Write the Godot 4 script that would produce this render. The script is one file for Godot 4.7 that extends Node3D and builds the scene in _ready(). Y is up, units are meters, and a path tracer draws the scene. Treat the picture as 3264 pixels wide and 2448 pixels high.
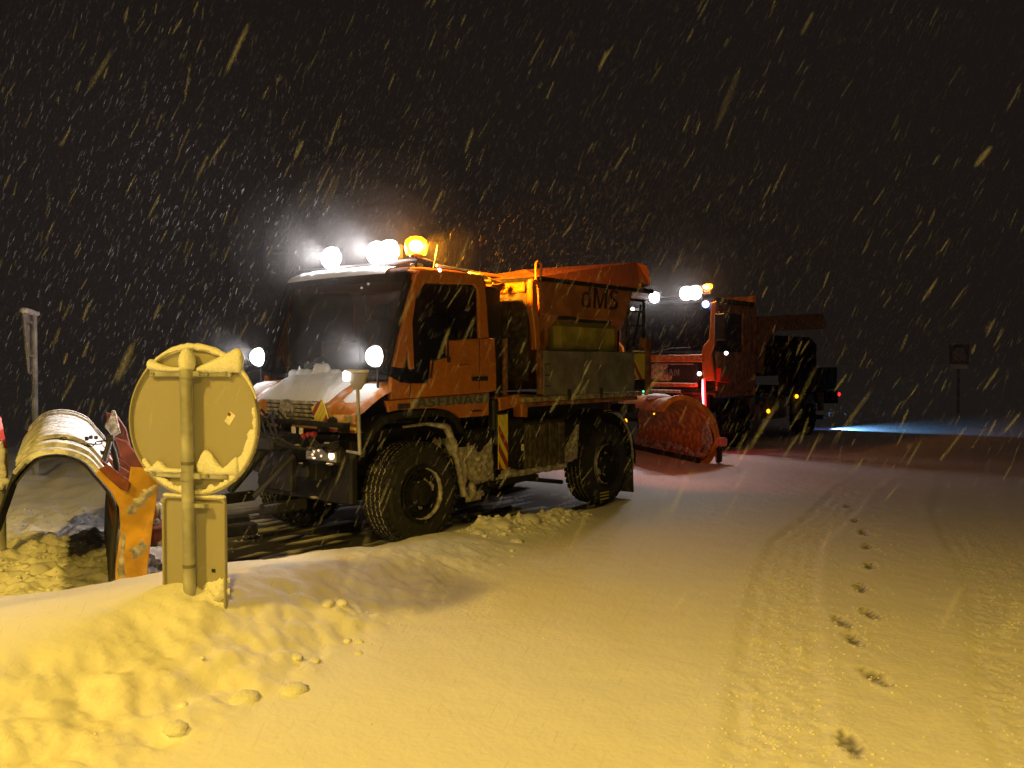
extends Node3D

# ---------------------------------------------------------------- mesh builder
class MB:
	var v := PackedVector3Array()
	var n := PackedVector3Array()
	var c := PackedColorArray()
	var colored := false
	var col := Color(1, 1, 1)
	var xf := Transform3D()
	var cuts := PackedInt32Array()

	func put(p: Vector3, q: Vector3):
		v.append(xf * p)
		n.append((xf.basis * q).normalized())
		if colored: c.append(col)

	func tri(a: Vector3, b: Vector3, d: Vector3, out: Vector3):
		var q := (d - a).cross(b - a)
		if q.length_squared() < 1e-18: return
		q = q.normalized()
		if q.dot(out) < 0.0:
			put(a, -q); put(d, -q); put(b, -q)
		else:
			put(a, q); put(b, q); put(d, q)

	func quad(a: Vector3, b: Vector3, d: Vector3, e: Vector3, out: Vector3):
		tri(a, b, d, out); tri(a, d, e, out)

	func stri(a: Vector3, b: Vector3, d: Vector3, na: Vector3, nb: Vector3, nd: Vector3):
		var q := (d - a).cross(b - a)
		if q.length_squared() < 1e-18: return
		if q.dot(na + nb + nd) < 0.0:
			put(a, na); put(d, nd); put(b, nb)
		else:
			put(a, na); put(b, nb); put(d, nd)

	func box(ce: Vector3, s: Vector3, bev := 0.006, bs := Basis()):
		cuts.append(v.size())
		var h := s * 0.5
		bev = minf(bev, minf(h.x, minf(h.y, h.z)) * 0.6)
		var f := func(sg: Vector3, i: int) -> Vector3:
			var p := Vector3()
			for k in 3: p[k] = sg[k] * (h[k] - (0.0 if k == i else bev))
			return ce + bs * p
		for i in 3:
			var j := (i + 1) % 3
			var k := (i + 2) % 3
			for si in [-1.0, 1.0]:
				var q := []
				for w in [[-1.0, -1.0], [1.0, -1.0], [1.0, 1.0], [-1.0, 1.0]]:
					var sg := Vector3(); sg[i] = si; sg[j] = w[0]; sg[k] = w[1]
					q.append(f.call(sg, i))
				var o := Vector3(); o[i] = si
				quad(q[0], q[1], q[2], q[3], bs * o)
				for sj in [-1.0, 1.0]:
					var s1 := Vector3(); s1[i] = si; s1[j] = sj; s1[k] = -1.0
					var s2 := s1; s2[k] = 1.0
					var oo := Vector3(); oo[i] = si; oo[j] = sj
					quad(f.call(s1, i), f.call(s1, j), f.call(s2, j), f.call(s2, i), bs * oo)
		for a in [-1.0, 1.0]:
			for b in [-1.0, 1.0]:
				for d in [-1.0, 1.0]:
					var sg := Vector3(a, b, d)
					tri(f.call(sg, 0), f.call(sg, 1), f.call(sg, 2), bs * sg)

	# polygon in (x, y) pushed from z0 to z1, with a chamfer
	func prism(poly: Array, z0: float, z1: float, bev := 0.004):
		cuts.append(v.size())
		var p := PackedVector2Array(poly)
		var m := p.size()
		var area := 0.0
		for i in m: area += p[i].cross(p[(i + 1) % m])
		var sg := signf(area)
		var ins := PackedVector2Array()
		for i in m:
			var e1 := (p[i] - p[(i + m - 1) % m]).normalized()
			var e2 := (p[(i + 1) % m] - p[i]).normalized()
			var n1 := Vector2(-e1.y, e1.x) * sg
			var n2 := Vector2(-e2.y, e2.x) * sg
			var d := (n1 + n2) / maxf(0.4, 1.0 + n1.dot(n2))
			ins.append(p[i] + d * bev)
		var t := Geometry2D.triangulate_polygon(ins)
		if z1 < z0:
			var w := z0; z0 = z1; z1 = w
		bev = minf(bev, (z1 - z0) * 0.4)
		for k in range(0, t.size(), 3):
			for zz in [[z0, -1.0], [z1, 1.0]]:
				tri(Vector3(ins[t[k]].x, ins[t[k]].y, zz[0]), Vector3(ins[t[k + 1]].x, ins[t[k + 1]].y, zz[0]), Vector3(ins[t[k + 2]].x, ins[t[k + 2]].y, zz[0]), Vector3(0, 0, zz[1]))
		for i in m:
			var j := (i + 1) % m
			var e := (p[j] - p[i]).normalized()
			var o := Vector3(e.y, -e.x, 0) * sg
			quad(Vector3(p[i].x, p[i].y, z0 + bev), Vector3(p[j].x, p[j].y, z0 + bev), Vector3(p[j].x, p[j].y, z1 - bev), Vector3(p[i].x, p[i].y, z1 - bev), o)
			quad(Vector3(p[i].x, p[i].y, z0 + bev), Vector3(p[j].x, p[j].y, z0 + bev), Vector3(ins[j].x, ins[j].y, z0), Vector3(ins[i].x, ins[i].y, z0), o + Vector3(0, 0, -1))
			quad(Vector3(p[i].x, p[i].y, z1 - bev), Vector3(p[j].x, p[j].y, z1 - bev), Vector3(ins[j].x, ins[j].y, z1), Vector3(ins[i].x, ins[i].y, z1), o + Vector3(0, 0, 1))

	func tube(path: Array, r, seg := 8, caps := true):
		cuts.append(v.size())
		var m := path.size()
		var rings := []
		var nrm := []
		var up := Vector3.UP
		for i in m:
			var t: Vector3 = (path[mini(i + 1, m - 1)] - path[maxi(i - 1, 0)]).normalized()
			if absf(t.dot(up)) > 0.95: up = Vector3(0.8, 0.1, 0.6)
			var a := t.cross(up).normalized()
			var b := a.cross(t).normalized()
			up = b
			var rr: float = r[i] if r is Array else r
			var ring := PackedVector3Array()
			var nr := PackedVector3Array()
			for k in seg:
				var w := TAU * k / seg
				var d := a * cos(w) + b * sin(w)
				ring.append(path[i] + d * rr); nr.append(d)
			rings.append(ring); nrm.append(nr)
		for i in m - 1:
			for k in seg:
				var l := (k + 1) % seg
				stri(rings[i][k], rings[i][l], rings[i + 1][l], nrm[i][k], nrm[i][l], nrm[i + 1][l])
				stri(rings[i][k], rings[i + 1][l], rings[i + 1][k], nrm[i][k], nrm[i + 1][l], nrm[i + 1][k])
		if caps:
			for e in [[0, 1], [m - 1, m - 2]]:
				for k in seg:
					tri(path[e[0]], rings[e[0]][k], rings[e[0]][(k + 1) % seg], path[e[0]] - path[e[1]])

	# profile of (radius, height) turned about z
	func lathe(prof: Array, seg := 24, smooth := false):
		cuts.append(v.size())
		var m := prof.size()
		for i in m - 1:
			var p0: Vector2 = prof[i]
			var p1: Vector2 = prof[i + 1]
			var d := (p1 - p0).normalized()
			var q := Vector2(d.y, -d.x)
			var q0 := q
			var q1 := q
			if smooth:
				if i > 0:
					var e: Vector2 = (prof[i] - prof[i - 1]).normalized(); q0 = (q + Vector2(e.y, -e.x)).normalized()
				if i < m - 2:
					var e: Vector2 = (prof[i + 2] - prof[i + 1]).normalized(); q1 = (q + Vector2(e.y, -e.x)).normalized()
			for k in seg:
				var a := TAU * k / seg
				var b := TAU * (k + 1) / seg
				var ca := Vector2(cos(a), sin(a))
				var cb := Vector2(cos(b), sin(b))
				var A := Vector3(ca.x * p0.x, ca.y * p0.x, p0.y)
				var B := Vector3(cb.x * p0.x, cb.y * p0.x, p0.y)
				var C := Vector3(cb.x * p1.x, cb.y * p1.x, p1.y)
				var D := Vector3(ca.x * p1.x, ca.y * p1.x, p1.y)
				var nA := Vector3(ca.x * q0.x, ca.y * q0.x, q0.y)
				var nB := Vector3(cb.x * q0.x, cb.y * q0.x, q0.y)
				var nC := Vector3(cb.x * q1.x, cb.y * q1.x, q1.y)
				var nD := Vector3(ca.x * q1.x, ca.y * q1.x, q1.y)
				stri(A, B, C, nA, nB, nC)
				stri(A, C, D, nA, nC, nD)

	# rows of points, smooth; toward gives the outer side
	func grid(rows: Array, toward: Vector3, cols = null):
		var h := rows.size()
		var w: int = rows[0].size()
		var nr := []
		var s := 0.0
		for i in h:
			var r := PackedVector3Array()
			for k in w:
				var a: Vector3 = rows[mini(i + 1, h - 1)][k] - rows[maxi(i - 1, 0)][k]
				var b: Vector3 = rows[i][mini(k + 1, w - 1)] - rows[i][maxi(k - 1, 0)]
				var q := a.cross(b).normalized()
				s += q.dot(toward)
				r.append(q)
			nr.append(r)
		var f := 1.0 if s >= 0.0 else -1.0
		for i in h - 1:
			for k in w - 1:
				if cols != null: col = cols[i][k]
				stri(rows[i][k], rows[i][k + 1], rows[i + 1][k + 1], nr[i][k] * f, nr[i][k + 1] * f, nr[i + 1][k + 1] * f)
				stri(rows[i][k], rows[i + 1][k + 1], rows[i + 1][k], nr[i][k] * f, nr[i + 1][k + 1] * f, nr[i + 1][k] * f)

	# lumpy ball
	func blob(ce: Vector3, rad: Vector3, nz: FastNoiseLite, amp := 0.25, rings := 7, seg := 10):
		cuts.append(v.size())
		var rows := []
		for i in rings + 1:
			var t := PI * i / rings
			var r := PackedVector3Array()
			for k in seg + 1:
				var a := TAU * (k % seg) / seg
				var d := Vector3(sin(t) * cos(a), cos(t), sin(t) * sin(a))
				var g := 1.0 + amp * nz.get_noise_3dv((ce + d * rad) * 40.0 + d * 18.0)
				r.append(ce + d * rad * g)
			rows.append(r)
		for i in rings:
			for k in seg:
				var na: Vector3 = ((rows[i][k] - ce) / (rad * rad)).normalized()
				var nb: Vector3 = ((rows[i][k + 1] - ce) / (rad * rad)).normalized()
				var nc: Vector3 = ((rows[i + 1][k + 1] - ce) / (rad * rad)).normalized()
				var nd: Vector3 = ((rows[i + 1][k] - ce) / (rad * rad)).normalized()
				stri(rows[i][k], rows[i][k + 1], rows[i + 1][k + 1], na, nb, nc)
				stri(rows[i][k], rows[i + 1][k + 1], rows[i + 1][k], na, nc, nd)

	# snow plastered on a wall: a lumpy sheet over poly in (x, y), out from z0 by thick
	func plaster(poly: Array, z0: float, thick: float, nz: FastNoiseLite, n := 22):
		cuts.append(v.size())
		var p := PackedVector2Array(poly)
		var lo := p[0]
		var hi := p[0]
		for q in p:
			lo = lo.min(q); hi = hi.max(q)
		lo -= Vector2(0.03, 0.03); hi += Vector2(0.03, 0.03)
		var rows := []
		var ins := []
		for i in n + 1:
			var r := PackedVector3Array()
			var fr := PackedFloat32Array()
			for k in n + 1:
				var q := Vector2(lerpf(lo.x, hi.x, float(k) / n), lerpf(lo.y, hi.y, float(i) / n))
				var w := q + 0.02 * Vector2(nz.get_noise_2d(q.x * 90.0, q.y * 90.0), nz.get_noise_2d(q.y * 90.0, q.x * 90.0 + 50.0))
				var d := 1e9
				for e in p.size():
					d = minf(d, w.distance_to(Geometry2D.get_closest_point_to_segment(w, p[e], p[(e + 1) % p.size()])))
				if not Geometry2D.is_point_in_polygon(w, p): d = 0.0
				var f := clampf(d / 0.035, 0.0, 1.0)
				f = sqrt(f)
				r.append(Vector3(q.x, q.y, z0 - 0.004 * signf(thick) * (1.0 - f) + thick * f * (0.6 + 0.7 * nz.get_noise_2d(q.x * 60.0, q.y * 60.0 + z0))))
				fr.append(f)
			rows.append(r); ins.append(fr)
		var nr := []
		for i in n + 1:
			var r := PackedVector3Array()
			for k in n + 1:
				var u: Vector3 = rows[i][mini(k + 1, n)] - rows[i][maxi(k - 1, 0)]
				var t: Vector3 = rows[mini(i + 1, n)][k] - rows[maxi(i - 1, 0)][k]
				r.append(u.cross(t).normalized() * signf(thick))
			nr.append(r)
		for i in n:
			for k in n:
				if ins[i][k] + ins[i + 1][k] + ins[i][k + 1] + ins[i + 1][k + 1] <= 0.0: continue
				stri(rows[i][k], rows[i][k + 1], rows[i + 1][k + 1], nr[i][k], nr[i][k + 1], nr[i + 1][k + 1])
				stri(rows[i][k], rows[i + 1][k + 1], rows[i + 1][k], nr[i][k], nr[i + 1][k + 1], nr[i + 1][k])

	func mesh() -> ArrayMesh:
		var a := []
		a.resize(Mesh.ARRAY_MAX)
		a[Mesh.ARRAY_VERTEX] = v
		a[Mesh.ARRAY_NORMAL] = n
		if colored: a[Mesh.ARRAY_COLOR] = c
		var am := ArrayMesh.new()
		am.add_surface_from_arrays(Mesh.PRIMITIVE_TRIANGLES, a)
		return am

# ---------------------------------------------------------------- helpers
var M := {}
var taken := {}
var nz := FastNoiseLite.new()
var nb := FastNoiseLite.new()
var rng := RandomNumberGenerator.new()

func V(x: float, y: float, z: float) -> Vector3: return Vector3(x, y, z)
func V2(x: float, y: float) -> Vector2: return Vector2(x, y)
func mb() -> MB: return MB.new()

func numbered(s: String) -> String:
	var k: int = taken.get(s, 0)
	taken[s] = k + 1
	return s if k == 0 else "%s_%03d" % [s, k]

func tag(o: Node, label: String, category: String, group := "", kind := ""):
	if label: o.set_meta("label", label)
	if category: o.set_meta("category", category)
	if group: o.set_meta("group", group)
	if kind: o.set_meta("kind", kind)

func thing(called: String, label: String, category: String, t: Transform3D, group := "") -> Node3D:
	var o := Node3D.new()
	o.name = numbered(called)
	add_child(o)
	o.transform = t
	tag(o, label, category, group)
	return o

func part(called: String, m: MB, mat: Material, parent: Node, label := "") -> MeshInstance3D:
	var o := MeshInstance3D.new()
	var k := 0
	var nm := called
	while parent.has_node(NodePath(nm)):
		k += 1
		nm = "%s_%03d" % [called, k]
	o.name = nm
	o.mesh = m.mesh()
	o.material_override = mat
	parent.add_child(o)
	if label: o.set_meta("label", label)
	if called.ends_with("_snow"): o.set_meta("kind", "stuff")
	return o

# every primitive of the builder becomes a part of its own
func pieces(called: String, m: MB, mt: Material, parent: Node) -> MeshInstance3D:
	var first: MeshInstance3D = null
	for i in m.cuts.size():
		var b := m.cuts[i + 1] if i + 1 < m.cuts.size() else m.v.size()
		if b == m.cuts[i]: continue
		var q := mb()
		q.v = m.v.slice(m.cuts[i], b)
		q.n = m.n.slice(m.cuts[i], b)
		var o := part(called, q, mt, parent)
		if first == null: first = o
	return first

func one(called: String, m: MB, mat: Material, parent: Node, ce: Vector3, s: Vector3, bev := 0.006, bs := Basis()) -> MeshInstance3D:
	m = mb()
	m.box(ce, s, bev, bs)
	return part(called, m, mat, parent)

func noise_tex(freq: float, lo: float, hi: float, a := 0.0, b := 1.0, sd := 1, oct := 4, size := 256) -> NoiseTexture2D:
	var f := FastNoiseLite.new()
	f.seed = sd; f.frequency = freq; f.fractal_octaves = oct
	f.noise_type = FastNoiseLite.TYPE_SIMPLEX_SMOOTH
	var g := Gradient.new()
	g.offsets = PackedFloat32Array([a, b])
	g.colors = PackedColorArray([Color(lo, lo, lo), Color(hi, hi, hi)])
	var t := NoiseTexture2D.new()
	t.width = size; t.height = size; t.seamless = true; t.noise = f; t.color_ramp = g
	return t

func normal_tex(freq: float, strength: float, sd := 3, oct := 4, size := 512) -> NoiseTexture2D:
	var f := FastNoiseLite.new()
	f.seed = sd; f.frequency = freq; f.fractal_octaves = oct
	f.noise_type = FastNoiseLite.TYPE_SIMPLEX_SMOOTH
	var t := NoiseTexture2D.new()
	t.width = size; t.height = size; t.seamless = true; t.noise = f
	t.as_normal_map = true; t.bump_strength = strength
	return t

func mat(called: String, c: Color, rough: float, metal := 0.0, tex: Texture2D = null, sc := 1.0) -> StandardMaterial3D:
	var m := StandardMaterial3D.new()
	m.resource_name = called
	m.albedo_color = Color(c.r, c.g, c.b).linear_to_srgb()
	m.roughness = rough
	m.metallic = metal
	m.uv1_triplanar = true
	m.uv1_scale = Vector3(sc, sc, sc)
	if tex: m.albedo_texture = tex
	M[called] = m
	return m

func snowy(m: StandardMaterial3D, mask: Texture2D, snow: Texture2D):
	m.detail_enabled = true
	m.detail_blend_mode = BaseMaterial3D.BLEND_MODE_MIX
	m.detail_albedo = snow
	m.detail_mask = mask

func glow(called: String, c: Color, e: float) -> StandardMaterial3D:
	var m := StandardMaterial3D.new()
	m.resource_name = called
	m.albedo_color = Color(0.9, 0.9, 0.9)
	m.roughness = 0.3
	m.emission_enabled = true
	m.emission = c
	m.emission_energy_multiplier = e
	M[called] = m
	return m

func spot(parent: Node, called: String, at: Vector3, dir: Vector3, e: float, c: Color, angle: float, size := 0.06, soft := 0.5):
	var l := SpotLight3D.new()
	l.name = called
	l.position = at
	l.basis = Basis.looking_at(dir, Vector3.UP)
	l.light_energy = e; l.light_color = c; l.spot_angle = angle; l.spot_angle_attenuation = soft
	l.light_size = size; l.spot_range = 60.0; l.spot_attenuation = 2.0; l.shadow_enabled = true
	parent.add_child(l, true)

func omni(parent: Node, called: String, at: Vector3, e: float, c: Color, size := 0.05):
	var l := OmniLight3D.new()
	l.name = called
	l.position = at
	l.light_energy = e; l.light_color = c; l.light_size = size
	l.omni_range = 60.0; l.omni_attenuation = 2.0; l.shadow_enabled = true
	parent.add_child(l, true)

func frame(o: Vector3, x: Vector3) -> Transform3D:
	x = x.normalized()
	return Transform3D(Basis(x, Vector3.UP, Vector3(-x.z, 0, x.x)), o)

func ss(a: float, b: float, x: float) -> float:
	var t := clampf((x - a) / (b - a), 0.0, 1.0)
	return t * t * (3.0 - 2.0 * t)

# a lamp lens: dome of radius r that looks along -x
func dome(m: MB, ce: Vector3, r: float, deep: float, dir: Vector3):
	var z := dir.normalized()
	var x := Vector3.UP.cross(z).normalized()
	var old := m.xf
	m.xf = m.xf * Transform3D(Basis(x, z.cross(x), z), ce)
	var pr := [V2(r, -0.03)]
	for i in 7:
		var a := PI / 2 * i / 6.0
		pr.append(V2(r * cos(a), deep * sin(a)))
	m.lathe(pr, 20, true)
	m.lathe([V2(0, -0.03), V2(r, -0.03)], 20)
	m.xf = old

# ---------------------------------------------------------------- terrain
var T1 := frame(Vector3(-1.751, 0, -9.454), Vector3(0.635, 0, -0.773))
var T2 := frame(Vector3(4.14, 0, -18.0), Vector3(0.635, 0, -0.773))
const TOE := Vector2(-1.6, -3.8)
const TOED := Vector2(0.34, -0.9404)
const TOEN := Vector2(-0.9404, -0.34)
const LTRACK := [Vector2(0.9, -2.6), Vector2(1.22, -3.97), Vector2(1.71, -5.62), Vector2(2.34, -7.5), Vector2(2.91, -9.0), Vector2(3.83, -10.58), Vector2(4.98, -12.82), Vector2(7.0, -16.0)]
const RTRACK := [Vector2(2.1, -2.6), Vector2(2.76, -4.4), Vector2(3.55, -6.0), Vector2(4.25, -7.5), Vector2(5.0, -9.47), Vector2(5.6, -10.9), Vector2(7.5, -14.5)]
const STEPS := [Vector3(1.64, -4.24, -0.1), Vector3(2.13, -5.13, 0.1), Vector3(2.28, -5.85, -0.15), Vector3(2.34, -6.22, -0.1), Vector3(2.62, -6.42, -0.1), Vector3(2.86, -7.20, -0.3), Vector3(3.24, -7.95, -0.4), Vector3(3.55, -8.78, -0.4), Vector3(3.80, -9.5, -0.3), Vector3(3.98, -10.2, -0.4), Vector3(4.3, -11.3, -0.3), Vector3(1.20, -3.2, -0.1), Vector3(1.75, -3.55, 0.0)]

func along(p: Vector2, line: Array) -> Vector2:
	var best := 1e9
	var sgn := 1.0
	var s := 0.0
	for i in line.size() - 1:
		var a: Vector2 = line[i]
		var b: Vector2 = line[i + 1]
		var d := b - a
		var t := clampf((p - a).dot(d) / d.length_squared(), 0.0, 1.0)
		var e := p - (a + d * t)
		if e.length() < best:
			best = e.length(); sgn = signf(d.cross(e)); s = i + t
	return Vector2(best * sgn, s)

func curve(t: float, xs: Array, ys: Array) -> float:
	if t <= xs[0]: return ys[0]
	for i in xs.size() - 1:
		if t <= xs[i + 1]: return lerpf(ys[i], ys[i + 1], ss(xs[i], xs[i + 1], t))
	return ys[-1]

var slush := 0.0
func gh(x: float, z: float) -> float:
	slush = 0.0
	var p := Vector2(x, z)
	var far := -z > 30.0 or absf(x) > 22.0 or z > 6.0
	var h := 0.0
	var n1 := nz.get_noise_2d(x * 3.0, z * 3.0)
	if far:
		return 0.06 * n1 + 1.6 * ss(34.0, 70.0, -z) * (0.6 + 0.4 * nb.get_noise_2d(x * 2.0, z * 2.0))
	# island bank that the round sign stands on
	var q := p - TOE
	var s := q.dot(TOEN) + 0.10 * nb.get_noise_2d(x * 16.0, z * 16.0)
	var t := q.dot(TOED)
	var hc := curve(t, [-4.0, 0.0, 1.8, 3.3, 4.5, 5.6, 6.6], [0.5, 0.47, 0.40, 0.25, 0.14, 0.07, 0.0])
	var wd := curve(t, [-0.5, 2.0, 5.0], [1.7, 1.05, 0.7])
	var back := curve(t, [-1.5, 0.6, 1.8, 3.0, 4.5], [5.0, 1.9, 1.55, 1.35, 0.9])
	var bank := hc * ss(-0.05, wd, s) * (1.0 - ss(back, back + 0.75, s))
	h += bank
	# soft hummocks on the bank's slope
	var slope := ss(0.0, 0.25, s) * (1.0 - ss(0.75, 1.15, s)) * clampf(hc * 3.0, 0.0, 1.0)
	var hum := nb.get_noise_2d(x * 34.0 + z * 10.0, z * 26.0)
	h += slope * 0.052 * hum + slope * 0.022 * nb.get_noise_2d(x * 80.0, z * 70.0)
	# snow heaped round the foot of the sign
	h += 0.08 * exp(-(p - Vector2(-1.92, -5.42)).length_squared() / 0.11)
	# crusty edge that the wheels threw up beside the truck
	var c := T1.affine_inverse() * Vector3(x, 0, z)
	var edge := ss(1.02, 1.12, c.z) * (1.0 - ss(1.25, 1.75, c.z)) * ss(0.5, 1.0, c.x) * (1.0 - ss(2.1, 2.7, c.x))
	h += edge * (0.07 + 0.12 * absf(nb.get_noise_2d(x * 50.0, z * 50.0)) + 0.03 * nb.get_noise_2d(x * 140.0, z * 140.0))
	# berm on the far left
	var berm := ss(-9.3, -11.0, z) * ss(-3.3, -5.2, x) * (1.0 - ss(-14.0, -17.0, z))
	h += berm * (0.46 + 0.10 * nb.get_noise_2d(x * 12.0, z * 12.0))
	# churned snow in front of the plough
	var churn := ss(-2.7, -3.4, x) * ss(-5.4, -6.3, z) * (1.0 - ss(-9.6, -10.4, z)) * (1.0 - bank * 2.0)
	if churn > 0.0:
		h += churn * (0.12 + 0.07 * nb.get_noise_2d(x * 40.0, z * 40.0) + 0.03 * nb.get_noise_2d(x * 120.0, z * 120.0))
	# wheel tracks
	var open := 1.0 - ss(0.0, 0.06, bank)
	for tr in [[LTRACK, 0.30, 1.0], [RTRACK, 0.42, 0.9]]:
		var d := along(p, tr[0])
		var a := absf(d.x)
		var inb := 1.0 - ss(tr[1] * 0.75, tr[1], a)
		if inb > 0.0:
			var fade := 1.0 - 0.6 * ss(9.0, 14.0, -z)
			h += inb * fade * (-0.010 + 0.005 * cos(d.x * 48.0) * (0.6 + nb.get_noise_2d(x * 20.0, z * 9.0)) + 0.011 * nb.get_noise_2d(x * 190.0, z * 110.0) + 0.008 * nb.get_noise_2d(x * 70.0, z * 30.0)) * open
		h += 0.005 * ss(tr[1] * 0.8, tr[1], a) * (1.0 - ss(tr[1], tr[1] * 1.5, a)) * open
	# footprints
	for f in STEPS:
		var d := (p - Vector2(f.x, f.y)).rotated(f.z)
		var r := sqrt(pow(d.x / 0.058, 2) + pow(d.y / 0.19, 2)) + 0.22 * nb.get_noise_2d(x * 110.0, z * 110.0)
		h -= 0.02 * (1.0 - ss(0.5, 1.0, r))
		h += 0.005 * (1.0 - ss(0.12, 0.45, absf(r - 1.15)))
		var spk := ss(0.0, 0.5, nb.get_noise_2d(x * 230.0, z * 230.0) + 0.62 - r * 0.6)
		slush = maxf(slush, maxf((1.0 - ss(0.6, 1.25, r)) * spk * 0.8, 0.5 * (1.0 - ss(0.2, 1.05, r))))
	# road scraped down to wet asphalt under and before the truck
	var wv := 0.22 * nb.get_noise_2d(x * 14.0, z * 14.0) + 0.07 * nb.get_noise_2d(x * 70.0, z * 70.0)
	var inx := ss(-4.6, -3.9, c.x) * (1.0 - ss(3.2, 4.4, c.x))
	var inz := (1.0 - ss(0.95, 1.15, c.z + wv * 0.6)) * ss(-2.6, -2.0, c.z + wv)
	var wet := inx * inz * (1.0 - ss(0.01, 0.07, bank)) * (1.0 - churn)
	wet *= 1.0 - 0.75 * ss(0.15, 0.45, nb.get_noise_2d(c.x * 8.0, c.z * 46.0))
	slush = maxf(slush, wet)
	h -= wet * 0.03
	return h + 0.012 * n1 * open + 0.004 * nb.get_noise_2d(x * 60.0, z * 44.0)

func axis_lines(a: float, b: float, fine0: float, fine1: float, step: float, grow: float) -> PackedFloat32Array:
	var mid := PackedFloat32Array()
	var x := fine0
	while x < fine1: 
		mid.append(x); x += step
	var hi := PackedFloat32Array()
	var s := step
	while x < b:
		hi.append(x); s *= grow; x += s
	hi.append(b)
	var lo := PackedFloat32Array()
	s = step * grow
	x = fine0 - s
	while x > a:
		lo.append(x); s *= grow; x -= s
	lo.append(a)
	lo.reverse()
	return lo + mid + hi

func ground():
	var xs := axis_lines(-120.0, 140.0, -4.6, 4.6, 0.028, 1.045)
	var zs := axis_lines(-200.0, 25.0, -10.6, -2.2, 0.028, 1.04)
	var w := xs.size()
	var h := zs.size()
	var vs := PackedVector3Array(); vs.resize(w * h)
	var cs := PackedColorArray(); cs.resize(w * h)
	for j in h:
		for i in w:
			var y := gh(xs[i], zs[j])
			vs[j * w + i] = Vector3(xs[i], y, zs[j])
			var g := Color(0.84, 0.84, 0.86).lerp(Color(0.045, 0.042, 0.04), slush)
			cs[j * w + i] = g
	var ns := PackedVector3Array(); ns.resize(w * h)
	for j in h:
		for i in w:
			var a := vs[j * w + mini(i + 1, w - 1)] - vs[j * w + maxi(i - 1, 0)]
			var b := vs[mini(j + 1, h - 1) * w + i] - vs[maxi(j - 1, 0) * w + i]
			ns[j * w + i] = b.cross(a).normalized()
	var ix := PackedInt32Array(); ix.resize((w - 1) * (h - 1) * 6)
	var k := 0
	for j in h - 1:
		for i in w - 1:
			var a := j * w + i
			ix[k] = a; ix[k + 1] = a + 1; ix[k + 2] = a + w
			ix[k + 3] = a + 1; ix[k + 4] = a + w + 1; ix[k + 5] = a + w
			k += 6
	var arr := []
	arr.resize(Mesh.ARRAY_MAX)
	arr[Mesh.ARRAY_VERTEX] = vs; arr[Mesh.ARRAY_NORMAL] = ns; arr[Mesh.ARRAY_COLOR] = cs; arr[Mesh.ARRAY_INDEX] = ix
	var am := ArrayMesh.new()
	am.add_surface_from_arrays(Mesh.PRIMITIVE_TRIANGLES, arr)
	var o := MeshInstance3D.new()
	o.name = "snowy_ground"
	o.mesh = am
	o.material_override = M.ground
	add_child(o)
	tag(o, "", "", "", "structure")

func _ready():
	# camera
	var cam := Camera3D.new()
	cam.name = "camera"
	cam.position = Vector3(0, 1.85, 0)
	cam.rotation_degrees = Vector3(-1.457, 0, 0)
	cam.fov = 47.02
	cam.near = 0.05
	cam.far = 400.0
	var lens := CameraAttributesPhysical.new()
	lens.frustum_focal_length = 27.58
	lens.frustum_focus_distance = 9.0
	lens.exposure_aperture = 5.0
	lens.frustum_near = 0.05
	lens.frustum_far = 400.0
	cam.attributes = lens
	add_child(cam)
	cam.current = true
	# night sky under snow cloud
	var sky := ProceduralSkyMaterial.new()
	var dark := Color(0.100, 0.082, 0.070)
	sky.sky_top_color = dark
	sky.sky_horizon_color = dark
	sky.ground_bottom_color = dark
	sky.ground_horizon_color = dark
	var e := Environment.new()
	e.background_mode = Environment.BG_SKY
	e.sky = Sky.new()
	e.sky.sky_material = sky
	e.tonemap_mode = Environment.TONE_MAPPER_LINEAR
	e.tonemap_exposure = 1.0
	e.sdfgi_enabled = true
	e.ssao_enabled = true
	e.ssil_enabled = true
	e.fog_enabled = FOG > 0.0
	e.fog_density = FOG
	e.fog_light_color = Color(0.9, 0.9, 0.92)
	e.volumetric_fog_enabled = true
	e.volumetric_fog_density = 0.0
	var we := WorldEnvironment.new()
	we.name = "environment"
	we.environment = e
	add_child(we)
	var sun := DirectionalLight3D.new()
	sun.name = "night_sky_glow"
	sun.light_energy = 0.004
	sun.light_color = Color(1.0, 0.93, 0.85)
	sun.light_angular_distance = 30.0
	sun.rotation_degrees = Vector3(-60, -50, 0)
	sun.shadow_enabled = true
	add_child(sun)

	rng.seed = 77
	nz.seed = 5; nz.frequency = 0.25; nz.fractal_octaves = 3
	nb.seed = 9; nb.frequency = 0.09; nb.fractal_octaves = 3
	materials()
	ground()
	street_lamp()
	front_truck()
	spreader()
	front_plough()
	rear_truck()
	rear_plough()
	round_sign()
	other_signs()
	snow_lumps()
	falling_snow()
	mist()

const FOG := 0.0

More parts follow.
